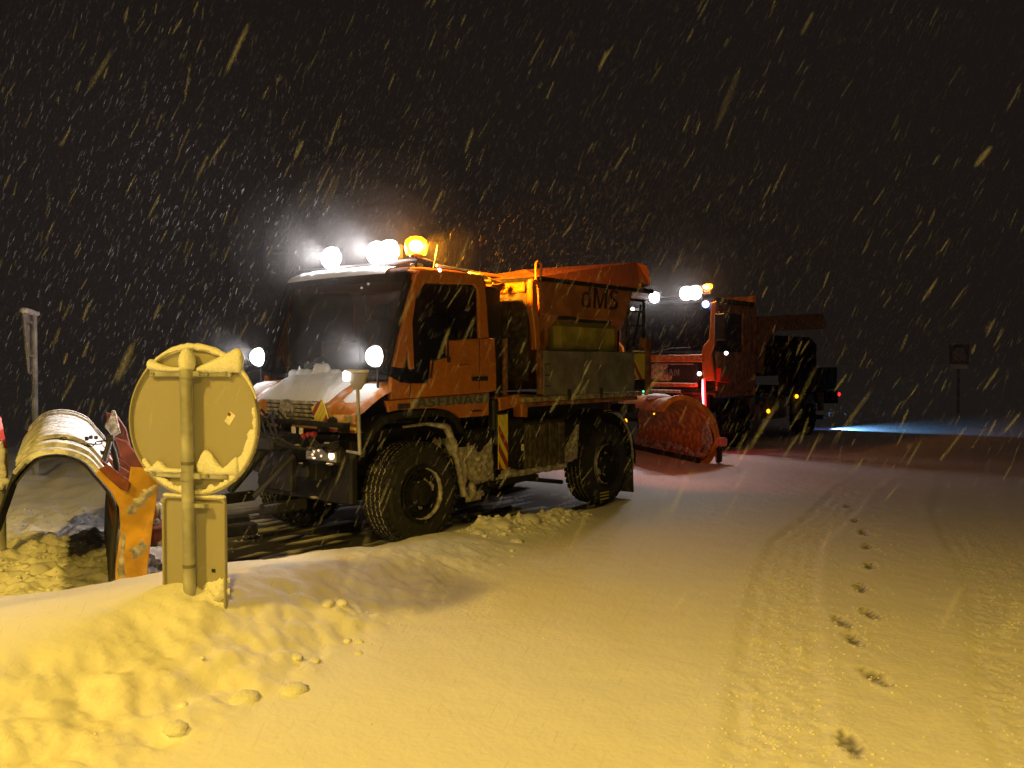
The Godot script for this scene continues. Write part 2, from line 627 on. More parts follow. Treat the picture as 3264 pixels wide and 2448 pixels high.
func materials():
	var grime := noise_tex(0.012, 0.78, 1.0, 0.25, 0.8, 11)
	var dirt := noise_tex(0.02, 0.62, 1.0, 0.25, 0.75, 12, 6)
	var fine := noise_tex(0.06, 0.93, 1.0, 0.3, 0.7, 13)
	var bump := normal_tex(0.03, 6.0, 21)
	var grain := normal_tex(0.09, 5.0, 22)
	var mask_lo := noise_tex(0.022, 0.0, 0.5, 0.5, 0.9, 31, 6)
	var mask_hi := noise_tex(0.02, 0.0, 0.4, 0.4, 0.85, 32, 6)
	var mask_dark := noise_tex(0.02, 0.0, 0.05, 0.4, 0.85, 33, 6)
	var im := Image.create(4, 4, false, Image.FORMAT_RGBA8)
	im.fill(Color(0.90, 0.90, 0.91))
	var snowt := ImageTexture.create_from_image(im)
	var im2 := Image.create(4, 4, false, Image.FORMAT_RGBA8)
	im2.fill(Color(0.62, 0.58, 0.52))
	var mudt := ImageTexture.create_from_image(im2)
	var m: StandardMaterial3D
	m = mat("ground", Color(1, 1, 1), 0.75)
	m.vertex_color_use_as_albedo = true
	m.uv1_world_triplanar = true
	m.uv1_scale = Vector3(1.1, 1.1, 1.1)
	m.normal_enabled = true; m.normal_texture = bump; m.normal_scale = 0.3
	m = mat("snow", Color(0.83, 0.83, 0.85), 0.85, 0.0, fine, 3.0)
	m.normal_enabled = true; m.normal_texture = bump; m.normal_scale = 0.7
	m = mat("dirty_snow", Color(0.62, 0.58, 0.52), 0.9, 0.0, dirt, 2.0)
	m.normal_enabled = true; m.normal_texture = bump; m.normal_scale = 1.0
	m = mat("orange", Color(0.52, 0.17, 0.014), 0.32, 0.0, fine, 1.0)
	m.clearcoat_enabled = true; m.clearcoat = 0.4; m.clearcoat_roughness = 0.15
	m = mat("orange_dusted", Color(0.52, 0.17, 0.014), 0.4, 0.0, fine, 1.3)
	snowy(m, mask_lo, snowt)
	m = mat("orange_muddy", Color(0.36, 0.12, 0.02), 0.6, 0.0, dirt, 0.9)
	snowy(m, mask_hi, mudt)
	m = mat("plough_yellow", Color(0.74, 0.40, 0.025), 0.5, 0.0, grime, 1.0)
	m = mat("plough_orange", Color(0.75, 0.26, 0.035), 0.55, 0.0, dirt, 1.0)
	m = mat("hopper_brown", Color(0.46, 0.165, 0.035), 0.55, 0.0, grime, 0.7)
	m = mat("rust_red", Color(0.24, 0.055, 0.03), 0.65, 0.0, grime, 1.5)
	m = mat("black", Color(0.018, 0.018, 0.02), 0.55, 0.0, fine, 2.0)
	m = mat("black_dusted", Color(0.02, 0.02, 0.022), 0.7, 0.0, fine, 2.5)
	snowy(m, mask_dark, mudt)
	m.roughness = 0.95
	m.metallic_specular = 0.15
	m = mat("rubber", Color(0.022, 0.021, 0.021), 0.8, 0.0, grime, 2.0)
	m = mat("grey", Color(0.23, 0.22, 0.19), 0.6, 0.0, grime, 0.8)
	m = mat("brown_muddy", Color(0.12, 0.095, 0.055), 0.8, 0.0, dirt, 1.6)
	m = mat("band_grey", Color(0.20, 0.20, 0.18), 0.6, 0.0, fine, 1.0)
	m = mat("letter_black", Color(0.012, 0.012, 0.012), 0.5)
	m = mat("letter_grey", Color(0.075, 0.072, 0.065), 0.6)
	m = mat("tank_yellow", Color(0.42, 0.36, 0.045), 0.45, 0.0, grime, 0.7)
	m = mat("steel", Color(0.45, 0.44, 0.42), 0.42, 0.7, grime, 2.0)
	m = mat("galvanised", Color(0.52, 0.52, 0.51), 0.55, 0.25, grime, 1.2)
	m = mat("sign_back", Color(0.33, 0.31, 0.275), 0.7)
	m = mat("beam_pale", Color(0.50, 0.42, 0.20), 0.6, 0.0, dirt, 1.6)
	m = mat("safety_yellow", Color(0.72, 0.62, 0.02), 0.5)
	m = mat("safety_red", Color(0.33, 0.025, 0.03), 0.5)
	m = mat("white_paint", Color(0.78, 0.78, 0.76), 0.5, 0.0, fine, 1.0)
	m = mat("red_paint", Color(0.62, 0.05, 0.02), 0.5)
	m = mat("seat_cloth", Color(0.06, 0.05, 0.05), 0.9)
	m = mat("reflector_amber", Color(0.75, 0.42, 0.03), 0.25)
	m = mat("green_grey", Color(0.42, 0.50, 0.45), 0.5)
	m = mat("pink_cover", Color(0.70, 0.22, 0.16), 0.6)
	m = mat("pebbled_snow", Color(0.84, 0.84, 0.86), 0.8)
	m = mat("sheet_snow", Color(0.82, 0.83, 0.86), 0.85, 0.0, noise_tex(0.015, 0.72, 1.0, 0.3, 0.6, 41), 1.2)
	m.normal_enabled = true; m.normal_texture = bump; m.normal_scale = 0.9
	m = StandardMaterial3D.new()
	m.resource_name = "glass"
	m.albedo_color = Color(0.03, 0.03, 0.03, 0.62)
	m.transparency = BaseMaterial3D.TRANSPARENCY_ALPHA
	m.roughness = 0.04
	M.glass = m
	m = m.duplicate()
	m.resource_name = "hazy_glass"
	m.albedo_color = Color(0.30, 0.30, 0.31, 0.60)  # paler grey tint puts the haze into the windscreen glass
	M.hazy_glass = m
	m = StandardMaterial3D.new()
	m.resource_name = "flake"
	m.albedo_color = Color(0.95, 0.95, 0.96, 0.048)
	m.transparency = BaseMaterial3D.TRANSPARENCY_ALPHA
	m.roughness = 0.9
	m.specular_mode = BaseMaterial3D.SPECULAR_DISABLED
	m.backlight_enabled = true
	m.backlight = Color(0.9, 0.9, 0.9)
	M.flake = m
	m = m.duplicate()
	m.resource_name = "flake_clear"
	m.albedo_color.a = 0.030
	M.flake_clear = m
	m = m.duplicate()
	m.resource_name = "flake_big"
	m.albedo_color.a = 0.012
	M.flake_big = m
	glow("white_lamp", Color(1.0, 0.98, 0.98), 9.0)
	glow("amber_lamp", Color(1.0, 0.74, 0.05), 5.0)
	glow("amber_core", Color(1.0, 0.97, 0.85), 14.0)
	m = glow("amber_glass", Color(1.0, 0.66, 0.0), 5.0)
	m.albedo_color = Color(1.0, 0.6, 0.0, 0.4)
	m.transparency = BaseMaterial3D.TRANSPARENCY_ALPHA
	m.roughness = 0.4
	glow("warm_glint", Color(1.0, 0.82, 0.6), 1.3)
	glow("headlamp_glow", Color(1.0, 0.85, 0.65), 5.0)
	glow("small_white", Color(1.0, 0.95, 0.9), 5.0)
	glow("blue_lamp", Color(0.5, 0.62, 1.0), 6.0)
	glow("red_lamp", Color(1.0, 0.10, 0.12), 2.2)
	glow("red_core", Color(1.0, 0.62, 0.68), 5.0)
	glow("amber_small", Color(1.0, 0.66, 0.08), 3.0)
	glow("green_small", Color(0.35, 1.0, 0.75), 2.0)
	glow("sodium", Color(1.0, 0.8, 0.35), 8.0)

const WHITE := Color(1.0, 0.97, 0.96)
const SODIUM := Color(1.0, 0.815, 0.315)

# ---------------------------------------------------------------- street lamp on the left, and an added one behind the photographer
func street_lamp():
	lamp_post(Vector3(-6.2, 0, -0.8), Vector3(1.2, 0, -0.4), 6.2, 56.0, 64.0, "grey street lamp with yellow light standing over the snow bank on the left")
	lamp_post(Vector3(2.6, 0, 7.6), Vector3(-2.0, 0, -0.8), 8.0, 195.0, 69.0, "taller grey street lamp with yellow light, added unseen behind the photographer")  # second lamp added to fill in and soften the shadows

func lamp_post(at: Vector3, reach: Vector3, h: float, e: float, cone: float, label: String):
	var t := thing("street_lamp", label, "street lamp", Transform3D(Basis(), at), "street lamps along the road")
	var m := mb()
	m.tube([V(0, gh(at.x, at.z) - 0.3, 0), V(0, h * 0.5, 0), V(0, h - 0.2, 0)], [0.09, 0.075, 0.055], 12)
	part("pole", m, M.galvanised, t)
	m = mb()
	m.tube([V(0, h - 0.25, 0), reach * 0.3 + V(0, h, 0), reach * 0.85 + V(0, h + 0.05, 0)], 0.035, 8)
	part("arm", m, M.galvanised, t)
	var bs := Basis(Vector3.UP, atan2(-reach.z, reach.x))
	m = mb()
	m.box(reach + V(0, h + 0.03, 0), V(0.6, 0.10, 0.26), 0.03, bs)
	var hd := part("lamp_head", m, M.galvanised, t)
	m = mb()
	m.box(reach + V(0, h - 0.035, 0), V(0.40, 0.05, 0.16), 0.02, bs)
	part("lamp_glass", m, M.sodium, hd)
	spot(t, "lamp_light", reach + V(0, h - 0.04, 0), V(0.03, -1, -0.06), e, SODIUM, cone, 0.3, 0.5)

# ---------------------------------------------------------------- wheel about local z, outer face at +z
func wheel_shape(r: float, w: float, lugs: int) -> Array:
	var t := mb()
	var h := w / 2
	t.lathe([V2(r * 0.52, -h + 0.03), V2(r * 0.60, -h), V2(r * 0.80, -h - 0.004), V2(r * 0.945, -h + 0.03), V2(r * 0.965, -h + 0.05), V2(r * 0.965, h - 0.05), V2(r * 0.945, h - 0.03), V2(r * 0.80, h + 0.004), V2(r * 0.60, h), V2(r * 0.52, h - 0.03)], 48)
	for k in lugs:
		var a := TAU * k / lugs
		for rib in 5:
			var zz := -h + 0.045 + (w - 0.09) * rib / 4.0
			var aa := a + (0.5 if rib % 2 else 0.0) * TAU / lugs
			var b := Basis(Vector3(0, 0, 1), aa)
			t.box(b * V(r * 0.982, 0, zz), V(r * 0.036, TAU * r / lugs * 0.8, w * 0.145), 0.005, b * Basis(Vector3(1, 0, 0), 0.25 if rib % 2 else -0.25))
		var b2 := Basis(Vector3(0, 0, 1), a)
		t.box(b2 * V(r * 0.93, 0, h - 0.012), V(r * 0.075, TAU * r / lugs * 0.45, 0.02), 0.004, b2)
	var rim := mb()
	rim.lathe([V2(r * 0.52, -h + 0.03), V2(r * 0.52, h - 0.02), V2(r * 0.545, h + 0.006), V2(r * 0.50, h + 0.004), V2(r * 0.47, h - 0.03), V2(r * 0.42, h - 0.09), V2(r * 0.30, h - 0.075), V2(r * 0.26, h - 0.02), V2(r * 0.22, h + 0.015), V2(r * 0.10, h + 0.025), V2(0, h + 0.03)], 32)
	for k in 8:
		var b := Basis(Vector3(0, 0, 1), TAU * k / 8)
		rim.box(b * V(r * 0.345, 0, h - 0.07), V(0.03, 0.03, 0.04), 0.006, b)
	var sn := mb()
	for rib in 4:
		var zz := -h + 0.045 + (w - 0.09) * (rib + 0.5) / 4.0
		var pth := []
		for k in 145:
			var a := TAU * k / 144.0
			pth.append(V(cos(a) * r * 0.985, sin(a) * r * 0.985, zz + (0.008 if k % 2 else -0.008)))
		sn.tube(pth, 0.0055, 5, false)
	var rs := mb()
	var p2 := []
	var rr := []
	for k in 40:
		var a := -2.4 + 3.3 * k / 39.0
		p2.append(V(cos(a) * r * 0.50, sin(a) * r * 0.50, h - 0.012))
		rr.append(0.012 + 0.016 * absf(nz.get_noise_2d(k * 9.0, 3.0)) * sin(PI * k / 39.0) + 0.010 * sin(PI * k / 39.0))
	rs.tube(p2, rr, 7)
	for k in 9:
		var a := rng.randf() * TAU
		var d := rng.randf_range(0.05, 0.40) * r
		rs.blob(V(cos(a) * d, sin(a) * d, h - 0.05 + 0.06 * (1.0 - d / r / 0.4)), V(0.03, 0.05, 0.012) * rng.randf_range(0.6, 1.2), nz, 0.5)
	return [t.mesh(), rim.mesh(), sn.mesh(), rs.mesh()]

func mi(called: String, mesh: Mesh, m: Material, parent: Node) -> MeshInstance3D:
	var o := MeshInstance3D.new()
	var k := 0
	var nm := called
	while parent.has_node(NodePath(nm)):
		k += 1
		nm = "%s_%03d" % [called, k]
	o.name = nm
	o.mesh = mesh
	o.material_override = m
	parent.add_child(o)
	return o

func put_wheel(t: Node, sh: Array, at: Vector3, flip: bool, spin := 0.0, snow := true):
	var w := mi("wheel", sh[0], M.rubber, t)
	w.position = at
	w.basis = (Basis(Vector3.UP, PI) if flip else Basis()) * Basis(Vector3(0, 0, 1), spin)
	mi("rim", sh[1], M.black_dusted, w)
	if snow:
		mi("tread_snow", sh[2], M.dirty_snow, w)
		mi("rim_snow", sh[3], M.dirty_snow, w)

func slat(called: String, t: Node, poly: Array, z0: float, z1: float, m: Material, bev := 0.005) -> MeshInstance3D:
	var b := mb()
	b.prism(poly, z0, z1, bev)
	return part(called, b, m, t)

func stripes(called: String, t: Node, ce: Vector3, w: float, h: float, bs: Basis, count: int, rise: float, thick := 0.012):
	# warning board: yellow sheet with red diagonal bands; bs.x runs along the width, bs.z faces out
	var b := mb()
	b.box(ce, V(w, h, thick), 0.003, bs)
	var o := part(called, b, M.safety_yellow, t)
	var pitch := h / count
	for k in range(-1, count + 1):
		var y0 := -h / 2 + pitch * k
		var p := PackedVector2Array([V2(-w / 2, y0), V2(w / 2, y0 + rise), V2(w / 2, y0 + rise + pitch * 0.5), V2(-w / 2, y0 + pitch * 0.5)])
		var cl := Geometry2D.intersect_polygons(p, PackedVector2Array([V2(-w / 2 + .001, -h / 2 + .001), V2(w / 2 - .001, -h / 2 + .001), V2(w / 2 - .001, h / 2 - .001), V2(-w / 2 + .001, h / 2 - .001)]))
		for q in cl:
			var r := mb()
			r.xf = Transform3D(bs, ce)
			r.prism(Array(q), thick / 2 - 0.001, thick / 2 + 0.003, 0.001)
			part("red_band", r, M.safety_red, o)

func text(called: String, s: String, size: float, depth: float, at: Transform3D, m: Material, parent: Node, bold := true, stretch := 1.0):
	var tm := TextMesh.new()
	var f := SystemFont.new()
	f.font_names = PackedStringArray(["Droid Sans"])
	f.font_weight = 700 if bold else 400
	tm.font = f
	tm.text = s
	tm.font_size = 64
	tm.pixel_size = size / 64.0
	tm.depth = depth
	var o := MeshInstance3D.new()
	o.name = called
	o.mesh = tm
	o.material_override = m
	o.transform = at * Transform3D(Basis.from_scale(Vector3(stretch, 1, 1)), Vector3())
	parent.add_child(o)

func front_truck():
	var t := thing("snowplough_truck", "orange short-bonnet plough truck with snowy bonnet and lit lamps, nearest the camera", "truck", T1)
	var m: MB
	# chassis
	for z in [-0.42, 0.42]:
		one("frame_rail", m, M.black, t, V(1.75, 0.80, z), V(5.1, 0.22, 0.09))
	for x in [0.08, 3.45]:
		m = mb()
		m.tube([V(x, 0.52, -0.8), V(x, 0.52, 0.8)], 0.07, 12)
		m.blob(V(x, 0.54, 0.0), V(0.2, 0.2, 0.24), nz, 0.05)
		pieces("axle", m, M.black_dusted, t)
	var sh := wheel_shape(0.525, 0.34, 40)
	for x in [0.08, 3.45]:
		for s in [1.0, -1.0]:
			put_wheel(t, sh, V(x, 0.52, 0.87 * s), s < 0, 0.4 + x)
	one("engine_block", m, M.black, t, V(0.32, 1.05, 0), V(1.75, 0.52, 1.15), 0.05)
	one("sub_frame", m, M.black, t, V(2.7, 1.10, 0), V(2.9, 0.50, 1.1), 0.03)
	# cab: floor and back
	one("cab_floor", m, M.black, t, V(0.55, 1.33, 0), V(1.1, 0.10, 1.9))
	one("cab_back", m, M.orange, t, V(1.10, 2.05, 0), V(0.05, 1.38, 1.92), 0.02)
	# roof
	m = mb()
	var rows := []
	for i in 21:
		var a := -1.0 + 2.0 * i / 20.0
		var z := 1.02 * a
		var edge := pow(absf(a), 8.0)
		var r := PackedVector3Array()
		for p in [[-0.02, 2.70], [0.0, 2.755], [0.06, 2.79], [0.3, 2.83], [0.7, 2.835], [0.98, 2.815], [1.06, 2.77], [1.08, 2.70]]:
			r.append(V(p[0], p[1] - edge * 0.05 + 0.02 * (1.0 - a * a), z))
		rows.append(r)
	m.grid(rows, Vector3.UP)
	m.prism([V2(0.02, 2.70), V2(1.06, 2.70), V2(1.05, 2.75), V2(0.98, 2.785), V2(0.3, 2.79), V2(0.05, 2.755)], -1.02, 1.02, 0.01)
	var roof := part("roof", m, M.orange, t)
	# sun visor and the snow on it
	m = mb()
	rows = []
	for i in 25:
		var z := lerpf(-0.92, 0.98, i / 24.0)
		var b := 0.09 * (1.0 - pow(absf(z - 0.03) / 0.95, 2.0))
		rows.append(PackedVector3Array([V(0.06 - b, 2.80, z), V(-0.02 - b, 2.79, z), V(-0.08 - b, 2.74, z), V(-0.085 - b, 2.67, z), V(-0.06 - b, 2.655, z)]))
	m.grid(rows, V(-1, 1, 0))
	part("sun_visor", m, M.black_dusted, t)
	for s in [1.0, -1.0]:  # black trim, wider on the far side to darken that pillar
		m = mb()
		m.tube([V(-0.345, 1.74, 0.965 * s), V(-0.235, 2.12, 0.965 * s), V(-0.12, 2.46, 0.96 * s), V(-0.02, 2.72, 0.95 * s)], 0.034 if s > 0.0 else 0.055, 8)
		part("windscreen_trim", m, M.black_dusted, t)
	m = mb()
	rows = []
	for i in 49:
		var z := lerpf(-0.95, 0.72, i / 48.0)
		var b := 0.09 * (1.0 - pow(absf(z - 0.03) / 0.95, 2.0))
		var g := 0.035 * (0.7 + 0.5 * nz.get_noise_2d(z * 22.0, 1.0)) * minf(1.0, minf(i, 48 - i) / 7.0)
		rows.append(PackedVector3Array([V(0.20 - b, 2.80 + g * 0.4, z), V(0.06 - b, 2.815 + g, z), V(-0.02 - b, 2.80 + g, z), V(-0.07 - b, 2.77 + g * 0.8, z), V(-0.09 - b, 2.735, z)]))
	m.grid(rows, V(-1, 2, 0))
	part("visor_snow", m, M.snow, roof)
	m = mb()
	for q in [[0.33, 0.99, 0.99, 0.018], [0.34, 0.62, -0.7, 0.02]]:
		var pth := []
		var rr := []
		for k in 16:
			pth.append(V(lerpf(q[0], q[1], k / 15.0), 2.835 - 0.015 * k / 15.0, q[2])); rr.append(q[3] * (0.7 + 0.5 * absf(nz.get_noise_2d(k * 6.0, q[1]))) * (1.0 - 0.5 * k / 15.0))
		m.tube(pth, rr, 7)
	m.blob(V(0.14, 2.83, 0.9), V(0.08, 0.018, 0.06), nz, 0.3)
	part("roof_snow", m, M.snow, roof)
	# roof lamps on a bar
	m = mb()
	m.tube([V(0.08, 2.87, -0.98), V(0.08, 2.87, 0.98)], 0.022, 8)
	for z in [-0.95, -0.34, 0.5, 0.95]:
		m.tube([V(0.08, 2.80, z), V(0.08, 2.94, z)], 0.014, 6)
	part("lamp_bar", m, M.black, t)
	for z in [-0.36, 0.38, 0.56]:
		m = mb()
		m.box(V(0.13, 2.985, z), V(0.09, 0.17, 0.24), 0.02)
		var lh := part("work_lamp", m, M.black, t)
		m = mb()
		dome(m, V(0.075, 2.985, z), 0.125, 0.11, V(-1, 0, 0))
		part("lamp_lens", m, M.white_lamp, lh)
		omni(lh, "lamp_flood", V(0.0, 2.99, z), 0.8, WHITE, 0.06)
		spot(lh, "lamp_light", V(0.04, 2.985, z), V(-1, 0.08, -0.12), 15.0 if z < 0.5 else 9.0, WHITE, 47.0, 0.05, 1.0)
	# amber beacon, left side of the roof, and one on the right
	for z in [0.93]:
		m = mb()
		m.xf = Transform3D(Basis(Vector3(1, 0, 0), Vector3(0, 0, -1), Vector3(0, 1, 0)), V(0.10, 2.90, z))
		m.lathe([V2(0, 0), V2(0.07, 0), V2(0.07, 0.03), V2(0, 0.03)], 20)
		var bc := part("beacon", m, M.black, t)
		m = mb()
		m.xf = Transform3D(Basis(Vector3(1, 0, 0), Vector3(0, 0, -1), Vector3(0, 1, 0)), V(0.10, 2.93, z))
		m.lathe([V2(0.10, 0), V2(0.12, 0.07), V2(0.105, 0.14), V2(0.06, 0.175), V2(0, 0.185)], 20, true)
		part("beacon_glass", m, M.amber_glass, bc)
		m = mb()
		m.blob(V(0.10, 3.015, z), V(0.07, 0.06, 0.07), nz, 0.0)
		part("beacon_lamp", m, M.amber_core, bc)
		omni(bc, "beacon_light", V(0.10, 3.0, z), 3.0, Color(1.0, 0.62, 0.10), 0.05)
		spot(bc, "beacon_beam", V(0.10, 3.02, z), V(1, 0.02, -0.18), 75.0, Color(1.0, 0.60, 0.10), 24.0, 0.05, 0.8)
	# marker lamps on the roof edge
	for q in [V(0.335, 2.785, 1.03), V(-0.10, 2.775, 0.12), V(-0.095, 2.72, 0.05)]:
		m = mb()
		m.blob(q, V(0.022, 0.02, 0.022) * (1.0 if q.z > 0.5 else 0.7), nz, 0.0)
		part("marker_lamp", m, M.small_white, roof)
	m = mb()
	m.tube([V(0.36, 2.82, 0.92), V(0.42, 3.06, 0.92)], 0.006, 5)
	m.tube([V(0.15, 2.90, 0.95), V(0.33, 2.88, 0.95)], 0.008, 5)
	pieces("aerial", m, M.steel, roof)
	# left and right cab walls
	for s in [1.0, -1.0]:
		var za: float = 0.985 * s
		var zb: float = 1.035 * s
		var door := slat("door", t, [V2(-0.34, 1.70), V2(-0.2, 1.645), V2(-0.06, 1.635), V2(0.181, 1.629), V2(0.215, 1.70), V2(0.231, 1.858), V2(0.456, 1.903), V2(0.45, 2.069), V2(0.945, 2.097), V2(1.11, 2.11), V2(1.205, 2.10), V2(1.225, 1.80), V2(1.235, 1.53), V2(1.11, 1.515), V2(0.5, 1.50), V2(-0.34, 1.482)], za, zb, M.orange, 0.008)
		slat("door_frame", t, [V2(0.945, 2.10), V2(0.93, 2.58), V2(0.91, 2.635), V2(0.86, 2.672), V2(0.14, 2.640), V2(0.09, 2.60), V2(0.0, 2.48), V2(-0.049, 2.236), V2(-0.027, 1.78), V2(-0.09, 1.775), V2(-0.125, 1.99), V2(-0.17, 1.785), V2(-0.31, 1.80), V2(-0.20, 2.13), V2(-0.09, 2.475), V2(0.0, 2.70), V2(0.06, 2.77), V2(0.31, 2.79), V2(0.967, 2.785), V2(1.03, 2.755), V2(1.07, 2.45), V2(1.105, 2.113)], za, zb, M.orange, 0.008)
		slat("window", door, [V2(-0.30, 1.75), V2(-0.16, 1.66), V2(0.18, 1.64), V2(0.22, 1.87), V2(0.445, 1.91), V2(0.44, 2.08), V2(0.94, 2.10), V2(0.92, 2.62), V2(0.87, 2.67), V2(0.11, 2.63), V2(-0.04, 2.45)], 1.006 * s, 1.010 * s, M.glass, 0.001)
		m = mb()
		m.tube([V(0.455, 2.07, zb), V(0.455, 1.905, zb), V(0.235, 1.86, zb), V(0.20, 1.68, zb)], 0.011, 6)
		m.box(V(0.455, 1.87, zb + 0.012 * s), V(0.035, 0.06, 0.03))
		part("window_seal", m, M.black, door)
		m = mb()
		m.box(V(0.945, 1.665, zb + 0.008 * s), V(0.26, 0.045, 0.016), 0.006)
		part("door_badge", m, M.letter_black, door)
		m = mb()
		m.tube([V(0.60, 1.80, zb), V(0.60, 1.80, zb + 0.025 * s), V(0.76, 1.81, zb + 0.025 * s), V(0.76, 1.81, zb)], 0.011, 6)
		part("handle", m, M.orange, door)
		m = mb()
		m.tube([V(0.94, 1.54, zb + 0.001 * s), V(0.945, 2.1, zb + 0.001 * s)], 0.004, 4)
		m.tube([V(-0.10, 1.50, zb + 0.001 * s), V(-0.08, 1.63, zb + 0.001 * s)], 0.005, 4)
		pieces("panel_gap", m, M.black, door)
		# grey band with the operator's name
		slat("lower_panel", t, [V2(-0.26, 1.475), V2(1.11, 1.507), V2(1.107, 1.262), V2(0.64, 1.255), V2(0.56, 1.30), V2(0.42, 1.352), V2(0.25, 1.375), V2(-0.22, 1.378), V2(-0.36, 1.36), V2(-0.40, 1.47)], za, 1.03 * s, M.orange, 0.006)
		var band := slat("grey_band", t, [V2(-0.07, 1.470), V2(1.10, 1.496), V2(1.102, 1.400), V2(-0.07, 1.394)], 1.027 * s, 1.038 * s, M.band_grey, 0.002)
		text("lettering", "ASFINAG", 0.125, 0.004, Transform3D(Basis(Vector3(0, 0, 1), 0.012) if s > 0 else Basis(Vector3.UP, PI) * Basis(Vector3(0, 0, 1), -0.012), V(0.50, 1.440, 1.0395 * s)), M.letter_grey, band, true, 1.9)
		m = mb()
		m.box(V(0.90, 1.32, 1.033 * s), V(0.16, 0.018, 0.012), 0.003)
		part("grab_slot", m, M.black, t)
		m = mb()
		m.box(V(-0.175, 1.412, 1.036 * s), V(0.165, 0.05, 0.022), 0.006)
		part("side_repeater", m, M.black, t)
		# black wheel arch over the front wheel
		m = mb()
		rows = []
		for zz in [0.62, 0.98, 1.045, 1.05]:
			var r := PackedVector3Array()
			var dy := 0.0 if zz > 1.0 else -0.015
			for p in [[-0.66, 1.10], [-0.62, 1.19], [-0.47, 1.31], [-0.32, 1.352], [0.0, 1.362], [0.30, 1.36], [0.47, 1.33], [0.60, 1.24], [0.68, 1.10]]:
				r.append(V(p[0], p[1] + dy, zz * s))
			rows.append(r)
		var low := PackedVector3Array()
		for p in [[-0.60, 1.10], [-0.57, 1.16], [-0.43, 1.255], [-0.30, 1.29], [0.0, 1.30], [0.28, 1.295], [0.43, 1.27], [0.54, 1.20], [0.60, 1.10]]:
			low.append(V(p[0], p[1], 1.052 * s))
		rows.append(low)
		m.grid(rows, V(0, 1, s))
		part("wheel_arch", m, M.black_dusted, t)
		# mudguard with packed snow
		m = mb()
		rows = []
		for zz in [0.66, 1.02]:
			var r := PackedVector3Array()
			for p in [[-0.30, 1.19], [0.0, 1.215], [0.32, 1.205], [0.47, 1.16], [0.56, 1.05], [0.62, 0.86], [0.68, 0.64], [0.735, 0.42]]:
				r.append(V(p[0], p[1], zz * s))
			rows.append(r)
		m.grid(rows, Vector3.UP)
		part("mudguard", m, M.black_dusted, t)
		m = mb()
		var pth := []
		var rr := []
		for k in 30:
			var u := k / 29.0
			var xx := curve(u, [0.0, 0.25, 0.45, 0.62, 0.8, 1.0], [-0.16, 0.18, 0.46, 0.57, 0.64, 0.73])
			var yy := curve(u, [0.0, 0.25, 0.45, 0.62, 0.8, 1.0], [1.205, 1.218, 1.175, 1.0, 0.76, 0.42])
			pth.append(V(xx, yy, 1.0 * s))
			rr.append((0.012 + 0.024 * ss(0.1, 0.55, u)) * (1.0 + 0.4 * nz.get_noise_2d(k * 5.0, s)))
		m.tube(pth, rr, 9)
		for k in 26:
			var u := rng.randf()
			m.blob(V(lerpf(0.56, 0.83, u) + rng.randf_range(-0.03, 0.05), lerpf(1.05, 0.45, u), rng.randf_range(0.72, 0.99) * s), V(0.05, 0.09, 0.04) * rng.randf_range(0.6, 1.3), nz, 0.35)
		part("mudguard_snow", m, M.dirty_snow, t)
	# windscreen and wipers
	m = mb()
	m.quad(V(-0.29, 1.70, -0.97), V(-0.29, 1.70, 0.97), V(0.03, 2.70, 0.95), V(0.03, 2.70, -0.95), V(-1, 0.3, 0))
	var ws := part("windscreen", m, M.hazy_glass, t)
	m = mb()
	for z in [-0.5, 0.25]:
		m.tube([V(-0.315, 1.70, z), V(-0.29, 1.78, z + 0.28), V(-0.275, 1.79, z + 0.55)], 0.010, 6)
	m.box(V(-0.30, 1.695, 0), V(0.04, 0.05, 1.9), 0.01)
	pieces("wiper", m, M.black, ws)
	# inside the cab
	m = mb()
	m.box(V(-0.10, 1.60, 0), V(0.36, 0.20, 1.85), 0.04)
	part("dashboard", m, M.black, t)
	one("lit_dash_part", m, M.green_grey, t, V(-0.10, 1.76, -0.38), V(0.20, 0.16, 0.30), 0.02)  # pale green box in place of a lit dashboard part
	for z in [-0.5, 0.5]:
		m = mb()
		m.box(V(0.55, 1.66, z), V(0.48, 0.14, 0.5), 0.04)
		m.box(V(0.83, 2.02, z), V(0.13, 0.66, 0.48), 0.04, Basis(Vector3(0, 0, 1), -0.15))
		m.box(V(0.90, 2.44, z), V(0.10, 0.17, 0.28), 0.03)
		pieces("seat", m, M.seat_cloth, t)
	m = mb()
	var ring := []
	for k in 25:
		var a := TAU * k / 24
		ring.append(V(0.16 + 0.09 * sin(a), 1.86 + 0.17 * sin(a), 0.5 + 0.2 * cos(a)))
	m.tube(ring, 0.014, 6, false)
	m.tube([V(0.16, 1.86, 0.5), V(0.0, 1.62, 0.5)], 0.02, 6)
	part("steering_wheel", m, M.black, t)
	# bonnet
	m = mb()
	rows = []
	for i in 57:
		var z := lerpf(-1.05, 1.05, i / 56.0)
		rows.append(bonnet_row(z, 0.0))
	m.grid(rows, V(-1, 1, 0))
	var bon := part("bonnet", m, M.orange_dusted, t)
	m = mb()
	rows = []
	for i in 45:
		var z := lerpf(-0.60, 0.56, i / 44.0)
		var r := bonnet_row(z, 1.0)
		var q := PackedVector3Array()
		for k in 7:
			var e := minf(1.0, minf(i, 44 - i) / 6.0) * (1.0 if k < 5 else (0.55 if k < 6 else 0.1))
			q.append(r[k] + V(-0.015, 0.045 * e + 0.03 * e * nz.get_noise_2d(z * 14.0, k * 3.0) - (0.015 if e < 0.2 else 0.0), 0))
		rows.append(q)
	m.grid(rows, V(-1, 1, 0))
	for k in 14:
		var z := rng.randf_range(-0.55, 0.5)
		m.blob(V(-0.30, 1.70, z), V(0.05, 0.06, 0.09) * rng.randf_range(0.6, 1.2), nz, 0.3)
